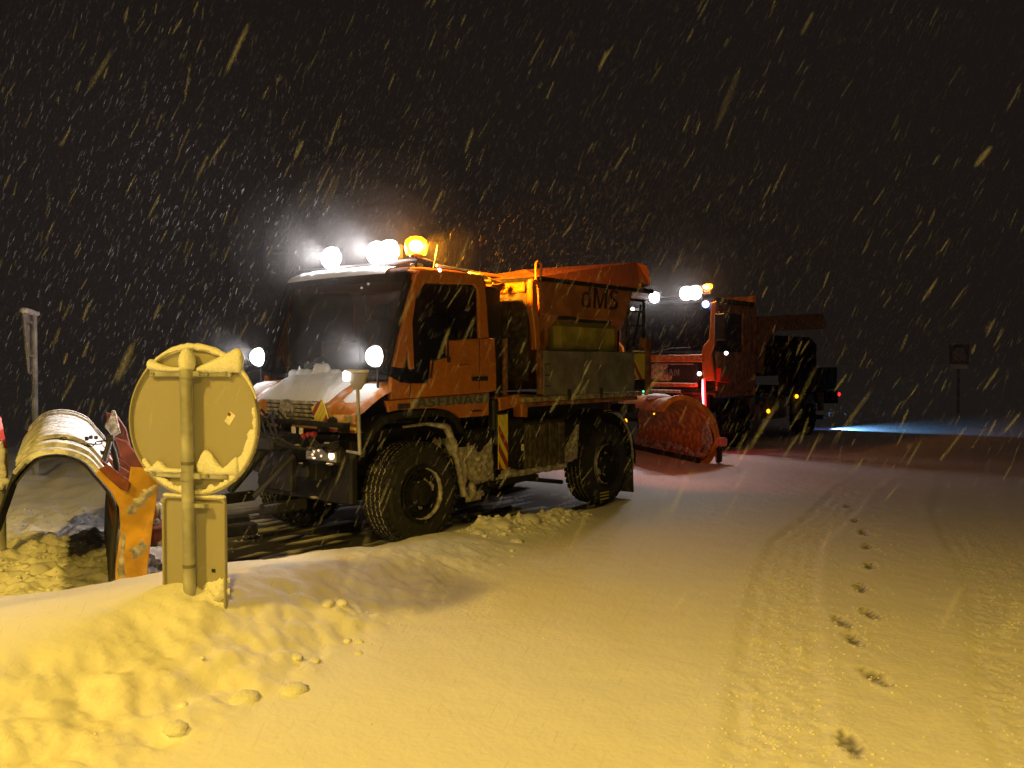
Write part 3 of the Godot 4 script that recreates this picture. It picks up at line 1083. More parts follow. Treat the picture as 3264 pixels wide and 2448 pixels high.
	for z in [-0.12, -0.02]:
		m.blob(V(-0.30, 1.76, z), V(0.04, 0.07, 0.09), nz, 0.3)
	part("bonnet_snow", m, M.snow, bon)
	for s in [1.0, -1.0]:
		m = mb()
		rows = []
		for i in 15:
			var z := lerpf(0.70, 0.985, i / 14.0)
			var r := bonnet_row(z, 0.0)
			var q := PackedVector3Array()
			for k in range(1, 6):
				var e := sin(PI * i / 14.0) * sin(PI * (k - 1) / 4.0)
				q.append(r[k] + V(0, 0.05 * e + 0.01 * nz.get_noise_2d(z * 30.0, k * 3.0) - 0.008 * (1.0 - e), 0) )
			for k in q.size(): q[k].z *= s
			rows.append(q)
		m.grid(rows, V(0, 1, 0))
		part("wing_snow", m, M.snow, bon)
	# grille
	m = mb()
	m.box(V(-0.762, 1.355, 0.05), V(0.01, 0.215, 0.86), 0.003)
	var gr := part("grille", m, M.black, t)
	for k in 5:
		m = mb()
		m.box(V(-0.775, 1.275 + 0.042 * k, 0.05), V(0.03, 0.022, 0.84), 0.006)
		m.box(V(-0.787, 1.289 + 0.042 * k, 0.02), V(0.02, 0.012, 0.72), 0.004)
		part("grille_slat", m, M.dirty_snow, gr)
	m = mb()
	m.xf = Transform3D(Basis(Vector3(0, 0, 1), Vector3(0, 1, 0), Vector3(-1, 0, 0)), V(-0.80, 1.36, 0.0))
	m.lathe([V2(0.095, -0.02), V2(0.115, -0.01), V2(0.115, 0.01), V2(0.095, 0.02), V2(0.09, 0.0)], 28, true)
	for k in 3:
		var a := PI / 2 + TAU * k / 3
		m.prism([V2(cos(a), sin(a)) * 0.1, V2(cos(a + 1.05), sin(a + 1.05)) * 0.022, V2(0, 0), V2(cos(a - 1.05), sin(a - 1.05)) * 0.022], -0.008, 0.012, 0.003)
	part("emblem", m, M.steel, gr)
	m = mb()
	m.blob(V(-0.805, 1.395, -0.05), V(0.018, 0.075, 0.06), nz, 0.35)
	m.blob(V(-0.805, 1.305, -0.05), V(0.018, 0.05, 0.05), nz, 0.35)
	m.blob(V(-0.805, 1.40, 0.035), V(0.018, 0.055, 0.04), nz, 0.35)
	part("emblem_snow", m, M.dirty_snow, gr)
	# flasher boxes, wing front
	for s in [1.0, -1.0]:
		m = mb()
		m.box(V(-0.795, 1.315, 0.90 * s), V(0.05, 0.11, 0.30), 0.02)
		var fb := part("flasher_box", m, M.orange_dusted, t)
		m = mb()
		m.box(V(-0.822, 1.315, 0.84 * s), V(0.02, 0.075, 0.16), 0.01)
		part("flasher_lens", m, M.reflector_amber, fb)
		m = mb()
		m.box(V(-0.822, 1.315, 0.98 * s), V(0.02, 0.075, 0.10), 0.01)
		part("flasher_lens", m, M.beam_pale, fb)
		# striped boards
		stripes("warning_board", t, V(-0.86, 1.36, 0.60 * s), 0.19, 0.20, Basis(Vector3(0, 0.42, 0.9).normalized(), Vector3(0.0, 0.9, -0.42).normalized(), Vector3(-1, 0, 0)), 2, 0.10)
		stripes("warning_board", t, V(-0.84, 1.215, 0.82 * s), 0.56, 0.05, Basis(Vector3(0, 0, 1), Vector3(0, 1, 0), Vector3(-1, 0, 0)), 1, 0.0)
		# headlamp in the dark front
		m = mb()
		m.box(V(-0.83, 0.965, 0.64 * s), V(0.10, 0.17, 0.50), 0.03)
		var hl := part("headlamp", m, M.black, t)
		m = mb()
		m.box(V(-0.875, 0.965, 0.64 * s), V(0.03, 0.125, 0.45), 0.012)
		part("headlamp_shell", m, M.steel, hl)
		m = mb()
		m.blob(V(-0.895, 0.965, 0.81 * s), V(0.012, 0.034, 0.04), nz, 0.0)
		part("headlamp_bulb", m, M.headlamp_glow, hl)
		m = mb()
		for q in [V(-0.895, 0.99, 0.55), V(-0.895, 0.96, 0.53), V(-0.895, 1.005, 0.62), V(-0.895, 0.955, 0.66)]:
			m.blob(V(q.x, q.y, q.z * s), V(0.008, 0.012, 0.012), nz, 0.0)
		pieces("headlamp_glint", m, M.warm_glint, hl)  # glowing specks stand for the highlights inside the headlamp
		spot(hl, "headlamp_light", V(-0.90, 0.965, 0.81 * s), V(-1, -0.12, 0), 1.6, Color(1.0, 0.88, 0.72), 60.0, 0.04, 0.8)
		m = mb()
		m.tube([V(-0.90, 1.03, 0.70 * s), V(-0.93, 1.0, 0.80 * s), V(-0.92, 1.02, 0.90 * s)], 0.012, 6)
		part("lamp_guard", m, M.black, hl)
	# dark front: mounting plate, beams, lift arms, hoses
	m = mb()
	m.box(V(-0.56, 0.80, 0), V(0.10, 0.70, 1.5), 0.02)
	part("front_plate", m, M.black, t)
	m = mb()
	m.box(V(-0.95, 1.265, 0.34), V(0.09, 0.045, 1.5), 0.01)
	for z in [-0.3, 0.1, 0.7, 1.0]:
		m.box(V(-0.90, 1.235, z), V(0.12, 0.09, 0.05), 0.01)
	m.blob(V(-0.95, 1.30, 0.90), V(0.04, 0.04, 0.06), nz, 0.2)
	part("cross_bar", m, M.black_dusted, t)
	for q in [V(-0.94, 1.19, 0.30), V(-0.94, 1.185, 0.42)]:
		one("coupling_plate", m, M.white_paint, t, q, V(0.02, 0.07, 0.055), 0.008)
	m = mb()
	m.box(V(-0.92, 0.82, 0.0), V(0.08, 0.50, 0.55), 0.02)
	m.box(V(-0.75, 0.78, 0.0), V(0.30, 0.12, 0.9), 0.02)
	m.box(V(-1.15, 0.48, 0.42), V(0.5, 0.10, 0.09), 0.015)
	m.box(V(-1.15, 0.48, -0.42), V(0.5, 0.10, 0.09), 0.015)
	m.box(V(-1.05, 1.06, 0.0), V(0.22, 0.14, 0.5), 0.02)
	m.tube([V(-1.0, 1.05, 0.0), V(-1.45, 0.62, 0.0)], [0.05, 0.035], 10)
	for z in [-0.42, 0.42]:
		m.tube([V(-1.03, 0.95, z), V(-1.42, 0.6, z * 0.8)], 0.028, 8)
	pieces("plough_mount", m, M.black, t)
	m = mb()
	for k in 6:
		var z: float = -0.2 + 0.09 * k
		m.tube([V(-0.93, 1.22, z), V(-1.05, 1.34 + 0.02 * (k % 3), z - 0.05), V(-1.14, 1.30, z - 0.02), V(-1.16, 1.16 - 0.03 * (k % 2), z + 0.10), V(-1.10, 1.05, z + 0.28), V(-1.02, 1.02, z + 0.45)], 0.013, 6)
	for k in 4:
		m.tube([V(-0.92, 1.12 + 0.02 * k, 0.5), V(-0.98, 1.05, 0.62 + 0.05 * k), V(-0.96, 1.08, 0.80), V(-0.92, 1.02 + 0.03 * k, 0.95)], 0.011, 6)
	pieces("hydraulic_hose", m, M.rubber, t)
	m = mb()
	for q in [V(-0.95, 1.155, 0.55), V(-0.95, 1.165, 0.62), V(-0.97, 1.14, 0.50)]:
		m.box(q, V(0.06, 0.05, 0.05), 0.012)
	pieces("hydraulic_coupling", m, M.safety_red, t)
	m = mb()
	for k in 12:
		m.blob(V(-1.02 + rng.randf_range(-0.1, 0.1), rng.randf_range(0.45, 1.2), rng.randf_range(-0.6, 1.0)), V(0.03, 0.012, 0.05) * rng.randf_range(0.5, 1.1), nz, 0.3)
	part("front_snow", m, M.dirty_snow, t)
	# lamps on stalks beside the bonnet
	for s in [1.0, -1.0]:
		m = mb()
		m.tube([V(-0.44, 1.58, 0.95 * s), V(-0.44, 1.80, 0.95 * s)], 0.012, 6)
		m.xf = Transform3D(Basis(Vector3(0, 0, -1), Vector3(0, 1, 0), Vector3(1, 0, 0)), V(-0.47, 1.90, 0.95 * s))
		m.lathe([V2(0.11, 0.0), V2(0.11, 0.05), V2(0.06, 0.11), V2(0, 0.12)], 20)
		var ml := part("driving_lamp", m, M.black, t)
		m = mb()
		dome(m, V(-0.47, 1.90, 0.95 * s), 0.098, 0.09, V(-1, 0, 0))
		part("lamp_lens", m, M.white_lamp, ml)
		omni(ml, "lamp_flood", V(-0.52, 1.90, 0.95 * s), 0.14, WHITE, 0.05)
		spot(ml, "lamp_light", V(-0.50, 1.90, 0.95 * s), V(-1, 0.10, -0.14), 8.0, WHITE, 46.0, 0.05, 1.0)
	# marker rod on the front left corner
	m = mb()
	m.tube([V(-1.0, 1.03, 1.335), V(-1.0, 1.62, 1.31)], 0.016, 8)
	m.tube([V(-1.0, 1.03, 1.335), V(-0.86, 1.02, 1.0)], 0.014, 8)
	var rod := part("marker_rod", m, M.galvanised, t)
	m = mb()
	m.xf = Transform3D(Basis(Vector3(0, 0, 1), Vector3(0, 1, 0), Vector3(-1, 0, 0)), V(-1.0, 0, 0))
	m.prism([V2(1.225, 1.75), V2(1.44, 1.75), V2(1.40, 1.66), V2(1.345, 1.60), V2(1.265, 1.60), V2(1.225, 1.66)], -0.015, 0.015, 0.004)
	part("marker_plate", m, M.sign_back, rod)
	m = mb()
	m.box(V(-1.03, 1.72, 1.195), V(0.06, 0.09, 0.075), 0.025)
	part("marker_lamp", m, M.small_white, rod)
	m = mb()
	m.box(V(-1.005, 1.765, 1.30), V(0.07, 0.024, 0.27), 0.01)
	part("marker_snow", m, M.snow, rod)
	# behind the cab
	m = mb()
	m.box(V(1.38, 2.05, 0.2), V(0.34, 1.30, 1.3), 0.04)
	part("air_intake", m, M.black, t)
	m = mb()
	m.tube([V(1.15, 2.76, 0.55), V(1.5, 2.80, 0.55), V(1.9, 2.80, 0.55)], 0.016, 7)
	m.box(V(1.52, 2.80, 0.55), V(0.20, 0.06, 0.16), 0.01)
	part("stay_rod", m, M.beam_pale, t)
	m = mb()
	m.tube([V(1.1, 2.83, 0.75), V(1.3, 2.815, 0.75), V(1.46, 2.80, 0.7)], [0.02, 0.028, 0.014], 7)
	part("stay_snow", m, M.snow, t)
	one("stake_post", m, M.orange_muddy, t, V(1.415, 1.79, 1.0), V(0.055, 0.64, 0.05), 0.01)
	# platform
	slat("platform_bracket", t, [V2(1.28, 1.455), V2(1.64, 1.475), V2(1.95, 1.46), V2(1.93, 1.33), V2(1.80, 1.32), V2(1.79, 1.205), V2(1.685, 1.215), V2(1.67, 1.35), V2(1.30, 1.30)], 0.9, 1.03, M.orange, 0.01)
	m = mb()
	m.box(V(2.95, 1.415, 1.03), V(2.62, 0.062, 0.09), 0.012)
	part("platform_edge", m, M.beam_pale, t)
	m = mb()
	m.box(V(2.95, 1.40, -0.02), V(2.7, 0.06, 2.0), 0.01)
	m.box(V(2.95, 1.40, -1.05), V(2.7, 0.09, 0.05), 0.01)
	pieces("platform_floor", m, M.grey, t)
	one("platform_underside", m, M.orange_muddy, t, V(2.95, 1.352, 1.0), V(2.5, 0.05, 0.08), 0.01)
	for s in [1.0, -1.0]:
		m = mb()
		m.box(V(3.06, 1.715, 1.05 * s), V(2.02, 0.53, 0.035), 0.008)
		var side := part("side_board", m, M.grey, t)
		m = mb()
		for k in 3:
			m.box(V(2.12, 1.56 + 0.13 * k, 1.07 * s), V(0.10, 0.012, 0.012), 0.004)
		for x in [2.55, 3.25]:
			m.box(V(x, 1.45, 1.075 * s), V(0.05, 0.13, 0.03), 0.008)
		pieces("hinge", m, M.black, side)
		one("front_stanchion", m, M.orange_muddy, t, V(2.02, 1.72, 1.03 * s), V(0.07, 0.52, 0.06), 0.01)
		one("rear_stanchion", m, M.orange_muddy, t, V(4.455, 1.79, 1.0 * s), V(0.19, 0.78, 0.10), 0.015)
		stripes("warning_board", t, V(4.20, 1.785, 1.055 * s), 0.29, 0.35, Basis() if s > 0 else Basis(Vector3.UP, PI), 2, -0.33)
		m = mb()
		m.box(V(4.22, 1.53, 1.03 * s), V(0.30, 0.14, 0.04), 0.01)
		part("tail_lamp_box", m, M.black_dusted, t)
	m = mb()
	m.blob(V(4.31, 1.44, 1.06), V(0.014, 0.014, 0.014), nz, 0.0)
	part("side_lamp", m, M.green_small, t)
	m = mb()
	m.box(V(4.20, 1.99, 1.05), V(0.28, 0.02, 0.05), 0.008)
	part("board_snow", m, M.snow, t)
	# striped post and boxes between the axles
	stripes("warning_post", t, V(1.345, 0.955, 1.03), 0.165, 0.61, Basis(), 3, -0.24)
	m = mb()
	m.box(V(1.345, 1.10, 1.0), V(0.19, 0.36, 0.05), 0.01)
	m.box(V(1.26, 1.26, 0.96), V(0.10, 0.35, 0.10), 0.02)
	pieces("post_bracket", m, M.black, t)
	m = mb()
	m.box(V(1.62, 0.90, 0.82), V(0.36, 0.60, 0.34), 0.03)
	part("air_tank_box", m, M.black_dusted, t)
	for k in 4:
		one("box_rib", m, M.brown_muddy, t, V(1.93 + 0.19 * k, 0.86, 0.985), V(0.13, 0.52, 0.04), 0.02)
	one("tool_box", m, M.brown_muddy, t, V(2.20, 0.86, 0.80), V(0.78, 0.56, 0.35), 0.02)
	one("box_sticker", m, M.white_paint, t, V(1.735, 0.86, 1.0), V(0.045, 0.075, 0.012), 0.003)
	m = mb()
	m.box(V(1.55, 0.50, 0.95), V(0.90, 0.05, 0.18), 0.01)
	m.tube([V(0.85, 0.40, 0.98), V(0.92, 0.47, 0.98), V(1.08, 0.47, 0.98), V(1.16, 0.42, 0.98)], 0.03, 8)
	m.tube([V(1.2, 0.47, 1.0), V(1.8, 0.49, 1.0), V(2.55, 0.37, 0.96)], 0.026, 8)
	pieces("side_step", m, M.black_dusted, t)
	one("battery_box", m, M.black_dusted, t, V(1.06, 0.80, 0.78), V(0.44, 0.62, 0.36), 0.02)
	one("hose_box", m, M.black_dusted, t, V(2.78, 0.82, 0.77), V(0.36, 0.56, 0.34), 0.02)
	m = mb()
	m.plaster([V2(0.84, 0.95), V2(0.93, 0.93), V2(1.0, 0.84), V2(1.10, 0.90), V2(1.22, 1.0), V2(1.25, 0.74), V2(1.27, 0.53), V2(0.95, 0.52), V2(0.84, 0.60)], 0.962, 0.035, nz, 26)
	m.plaster([V2(2.94, 1.08), V2(2.84, 1.0), V2(2.68, 0.82), V2(2.61, 0.70), V2(2.66, 0.58), V2(2.90, 0.64)], 0.942, 0.04, nz, 24)
	m.plaster([V2(1.46, 0.68), V2(1.52, 0.62), V2(1.75, 0.585), V2(1.98, 0.61), V2(2.4, 0.60), V2(2.6, 0.62), V2(2.6, 0.54), V2(1.3, 0.53)], 0.99, 0.03, nz, 30)
	m.plaster([V2(0.80, 0.44), V2(0.98, 0.46), V2(1.10, 0.40), V2(1.02, 0.34), V2(0.80, 0.34)], 0.97, 0.03, nz, 14)
	m.plaster([V2(0.55, 1.08), V2(0.66, 0.92), V2(0.80, 0.92), V2(0.83, 0.60), V2(0.76, 0.44), V2(0.70, 0.60), V2(0.62, 0.86)], 0.965, 0.04, nz, 24)
	part("packed_snow", m, M.dirty_snow, t)
	# rear mudguards and flaps
	for s in [1.0, -1.0]:
		m = mb()
		rows = []
		for zz in [0.62, 1.0, 1.04]:
			var r := PackedVector3Array()
			for k in 19:
				var a := lerpf(PI * 0.86, -0.12, k / 18.0)
				r.append(V(3.52 + cos(a) * 0.63, 0.56 + sin(a) * 0.66 - (0.03 if zz > 1.02 else 0.0), zz * s))
			rows.append(r)
		m.grid(rows, V(0, 1, 0))
		part("rear_mudguard", m, M.black_dusted, t)
		m = mb()
		m.box(V(4.10, 0.30, 0.84 * s), V(0.02, 0.46, 0.38), 0.006, Basis(Vector3(0, 0, 1), 0.06))
		part("mud_flap", m, M.brown_muddy, t)
		m = mb()
		var pth := []
		var rr := []
		for k in 24:
			var a := lerpf(PI * 0.55, -0.35, k / 23.0)
			pth.append(V(3.52 + cos(a) * 0.61, 0.56 + sin(a) * 0.64, 1.0 * s))
			rr.append(0.016 + 0.022 * absf(nz.get_noise_2d(k * 4.0, 8.0)))
		m.tube(pth, rr, 7)
		part("rear_mudguard_snow", m, M.dirty_snow, t)
	for s in [1.0, -1.0]:
		m = mb()
		m.box(V(4.32, 1.20, 0.72 * s), V(0.06, 0.13, 0.40), 0.015)
		var tl := part("tail_lamp", m, M.black, t)
		m = mb()
		m.box(V(4.36, 1.20, 0.78 * s), V(0.03, 0.10, 0.20), 0.01)
		part("tail_lamp_lens", m, M.red_lamp, tl)
		spot(tl, "tail_light", V(4.365, 1.20, 0.78 * s), V(1, -0.05, 0.05), 1.4, Color(1.0, 0.44, 0.27), 65.0, 0.06, 0.8)
	# ladder at the back
	m = mb()
	for x in [4.23, 4.66]:
		m.tube([V(x, 2.0, 0.85), V(x, 2.71, 0.85)], 0.022, 6)
	m.tube([V(4.23, 2.71, 0.85), V(4.66, 2.71, 0.85)], 0.022, 6)
	m.tube([V(4.60, 2.65, 0.84), V(4.40, 2.05, 0.84)], 0.016, 6)
	pieces("ladder_rail", m, M.black, t)
	for k in 3:
		m = mb()
		m.tube([V(4.23, 2.15 + 0.2 * k, 0.85), V(4.66, 2.15 + 0.2 * k, 0.85)], 0.014, 6)
		part("ladder_rung", m, M.black, t)
	# tag of yellow chain on the rear tyre
	for k in 3:
		one("valve_mark", m, M.safety_yellow, t, V(3.37, 0.075 + 0.04 * k, 1.05), V(0.19, 0.014, 0.02), 0.004)

func bonnet_row(z: float, snow: float) -> PackedVector3Array:
	var a := absf(z)
	var wing := ss(0.50, 0.64, a)
	var yb := lerpf(1.705, 1.66, wing)
	var yf := lerpf(1.485, 1.452, wing)
	var dip := -0.055 * exp(-pow((a - 0.575) / 0.05, 2.0)) * (1.0 - snow)
	var e := pow(clampf((a - 0.88) / 0.17, 0.0, 1.0), 2.2)
	var xo := lerpf(0.0, -0.045, wing)
	var r := PackedVector3Array()
	for k in 6:
		var u := k / 5.0
		r.append(V(lerpf(-0.25, -0.69, u) + xo * u + 0.05 * e * u, lerpf(yb, yf, u) + 0.03 * sin(PI * u) + dip - 0.075 * e, z))
	r.append(V(-0.735 + xo + 0.06 * e, yf - 0.015 + dip * 0.6 - 0.075 * e, z))
	r.append(V(-0.757 + xo + 0.06 * e, yf - 0.05 + dip * 0.3 - 0.06 * e, z))
	r.append(V(-0.760 + xo + 0.06 * e, 1.36, z))
	r.append(V(-0.755 + xo + 0.06 * e, 1.28, z))
	r.append(V(-0.745 + xo + 0.06 * e, 1.195, z))
	r.append(V(-0.70 + xo + 0.06 * e, 1.185, z))
	if a > 1.0:
		for k in r.size(): r[k].z = signf(z) * (1.0 + (a - 1.0) * 0.75)
	return r

# ---------------------------------------------------------------- salt spreader on the platform
func spreader():
	var t := thing("salt_spreader", "orange salt spreader with raised roof and black letters on the nearer truck", "salt spreader", T1)
	var m := mb()
	# hopper: wide at the top, narrow at the bottom
	var top := [V(2.12, 2.82, 0.95), V(4.20, 2.81, 0.95), V(4.20, 2.81, -0.95), V(2.12, 2.82, -0.95)]
	var kn := [V(2.16, 2.42, 0.93), V(4.02, 2.40, 0.93), V(4.02, 2.40, -0.93), V(2.16, 2.42, -0.93)]
	var bot := [V(2.30, 1.50, 0.45), V(3.75, 1.50, 0.45), V(3.75, 1.50, -0.45), V(2.30, 1.50, -0.45)]
	for k in 4:
		var l := (k + 1) % 4
		var o: Vector3 = (top[k] + top[l]) * 0.5 - V(3.15, 2.8, 0)
		o.y = 0.0
		m.quad(kn[k], kn[l], top[l], top[k], o)
		m.quad(bot[k], bot[l], kn[l], kn[k], o + V(0, -0.5, 0))
	m.quad(bot[0], bot[1], bot[2], bot[3], V(0, -1, 0))
	var hop := part("hopper", m, M.hopper_brown, t)
	text("lettering", "dMS", 0.36, 0.006, Transform3D(Basis(Vector3(1, 0, 0), 0.05), V(3.40, 2.66, 0.952)), M.letter_black, hop, false, 1.25)
	m = mb()
	for z in [0.95, -0.95]:
		m.box(V(3.16, 2.83, z), V(2.12, 0.05, 0.05), 0.01)
	for x in [2.11, 4.21]:
		m.box(V(x, 2.83, 0), V(0.05, 0.05, 1.86), 0.01)
	part("hopper_rim", m, M.black_dusted, t)
	# peaked roof
	m = mb()
	var r0 := V(2.45, 3.0, 0.45)
	var r1 := V(5.12, 3.325, 0.45)
	var r2 := V(5.26, 3.27, 0.55)
	var e0 := V(2.17, 2.865, 0.93)
	var e1 := V(4.45, 2.86, 0.93)
	var e2 := V(4.85, 2.95, 0.85)
	var f0 := V(2.17, 2.865, -0.93)
	var f1 := V(4.45, 2.86, -0.93)
	m.quad(e0, e1, r1, r0, V(0, 0.6, 1)); m.tri(e1, e2, r1, V(0, 0.6, 1)); m.tri(e2, r2, r1, V(0, 0.6, 1))
	m.quad(f0, f1, r1, r0, V(0, 0.6, -1))
	var roof := part("roof_sheet", m, M.orange, t)
	m = mb()
	m.tri(e0, f0, r0, V(-1, 0.3, 0))
	part("gable_sheet", m, M.orange_muddy, roof)
	m = mb()
	m.quad(e2, V(5.55, 2.95, 0.1), V(5.35, 3.25, 0.1), r2, V(1, 0, 0.5))
	m.tri(e2, f1, V(5.55, 2.95, 0.1), V(0, -1, 0))
	m.tri(f1, r1, V(5.35, 3.25, 0.1), V(1, 0, -1))
	part("rear_cover", m, M.rust_red, roof)
	m = mb()
	m.box(V(4.75, 2.86, 0.80), V(0.45, 0.06, 0.08), 0.01)
	m.box(V(4.55, 2.90, 0.85), V(0.10, 0.10, 0.10), 0.02)
	pieces("roof_hinge", m, M.black, roof)
	# ridge in front of the roof
	m = mb()
	m.box(V(2.12, 2.92, 0.2), V(0.55, 0.035, 0.10), 0.01)
	part("front_beam", m, M.orange, t)
	# front post with a hoop
	slat("corner_post", t, [V2(1.90, 2.79), V2(2.0, 2.79), V2(2.03, 2.47), V2(2.06, 2.19), V2(2.075, 1.99), V2(1.985, 1.99), V2(1.97, 2.2), V2(1.91, 2.47)], 0.92, 1.0, M.orange, 0.01)
	m = mb()
	m.tube([V(2.045, 2.76, 0.95), V(2.045, 3.0, 0.95), V(2.07, 3.03, 0.95), V(2.11, 3.03, 0.95), V(2.145, 3.0, 0.95), V(2.145, 2.86, 0.95)], 0.017, 8)
	part("lifting_hoop", m, M.orange, t)
	one("post_cap", m, M.orange, t, V(1.99, 2.785, 0.95), V(0.12, 0.06, 0.08), 0.01)
	# hydraulic drum before the hopper
	m = mb()
	m.tube([V(1.92, 2.73, 0.50), V(2.10, 2.735, 0.50)], 0.05, 12)
	m.box(V(1.97, 2.73, 0.1), V(0.05, 0.12, 1.5), 0.02)
	pieces("front_drum", m, M.orange, t)
	m = mb()
	for k in 5:
		m.tube([V(1.935, 2.66, -0.5 + 0.22 * k), V(1.935, 2.84, -0.5 + 0.22 * k)], 0.008, 5)
	pieces("drum_rod", m, M.orange, t)
	one("front_wall", m, M.brown_muddy, t, V(2.03, 2.2, 0), V(0.05, 1.15, 1.7), 0.01)
	# brine tank
	m = mb()
	m.box(V(3.12, 2.02, 0.80), V(1.32, 0.66, 0.34), 0.07)
	var tank := part("brine_tank", m, M.tank_yellow, t)
	m = mb()
	m.box(V(2.72, 2.40, 0.86), V(0.42, 0.07, 0.14), 0.02)
	m.box(V(3.35, 2.375, 0.86), V(0.75, 0.05, 0.12), 0.02)
	pieces("tank_cover", m, M.black, tank)
	m = mb()
	m.box(V(2.36, 2.2, 0.82), V(0.07, 0.60, 0.12), 0.015)
	m.box(V(3.86, 2.10, 0.85), V(0.10, 0.60, 0.10), 0.015)
	pieces("hopper_leg", m, M.hopper_brown, t)
	m = mb()
	m.tube([V(4.25, 2.60, 0.3), V(4.55, 2.3, 0.2), V(4.95, 1.6, 0.1), V(5.0, 1.0, 0.1)], 0.11, 10)
	m.box(V(4.6, 2.2, 0), V(0.5, 0.6, 0.7), 0.04)
	pieces("chute", m, M.black_dusted, t)

# ---------------------------------------------------------------- plough of the nearer truck; frame: x forward of the blade, z along the blade away from the camera
func blade_rows(prof: Array, z0: float, z1: float, grow: float, step: int) -> Array:
	var rows := []
	for i in step + 1:
		var z := lerpf(z0, z1, float(i) / step)
		var k := 1.0 + grow * z
		var r := PackedVector3Array()
		for p in prof: r.append(V(p.x * k, p.y * k, z))
		rows.append(r)
	return rows

func smooth_prof(pts: Array, n: int) -> Array:
	var c := Curve2D.new()
	for i in pts.size():
		var a: Vector2 = pts[maxi(i - 1, 0)]
		var b: Vector2 = pts[mini(i + 1, pts.size() - 1)]
		c.add_point(pts[i], (a - b) / 6.0, (b - a) / 6.0)
	var out := []
	for i in n + 1: out.append(c.sample_baked(c.get_baked_length() * i / n, true))
	return out

func offset_prof(p: Array, d: float) -> Array:
	var out := []
	for i in p.size():
		var t: Vector2 = (p[mini(i + 1, p.size() - 1)] - p[maxi(i - 1, 0)]).normalized()
		out.append(p[i] + Vector2(-t.y, t.x) * d)
	return out

func shell(m: MB, prof: Array, thick: float, z0: float, z1: float, grow: float, step: int):
	var a := prof
	var b := offset_prof(prof, thick)
	var o := offset_prof(prof, 1.0)
	var mid := prof.size() / 2
	var dirn := V(o[mid].x - prof[mid].x, o[mid].y - prof[mid].y, 0)
	m.grid(blade_rows(a, z0, z1, grow, step), -dirn)
	m.grid(blade_rows(b, z0, z1, grow, step), dirn)
	for zz in [z0, z1]:
		var k: float = 1.0 + grow * zz
		for i in prof.size() - 1:
			m.quad(V(a[i].x * k, a[i].y * k, zz), V(a[i + 1].x * k, a[i + 1].y * k, zz), V(b[i + 1].x * k, b[i + 1].y * k, zz), V(b[i].x * k, b[i].y * k, zz), V(0, 0, -1 if zz == z0 else 1))
	for i in [0, prof.size() - 1]:
		var k0 := 1.0 + grow * z0
		var k1 := 1.0 + grow * z1
		var od: Vector2 = prof[i] - prof[1 if i == 0 else i - 1]
		m.quad(V(a[i].x * k0, a[i].y * k0, z0), V(a[i].x * k1, a[i].y * k1, z1), V(b[i].x * k1, b[i].y * k1, z1), V(b[i].x * k0, b[i].y * k0, z0), V(od.x, od.y, 0))

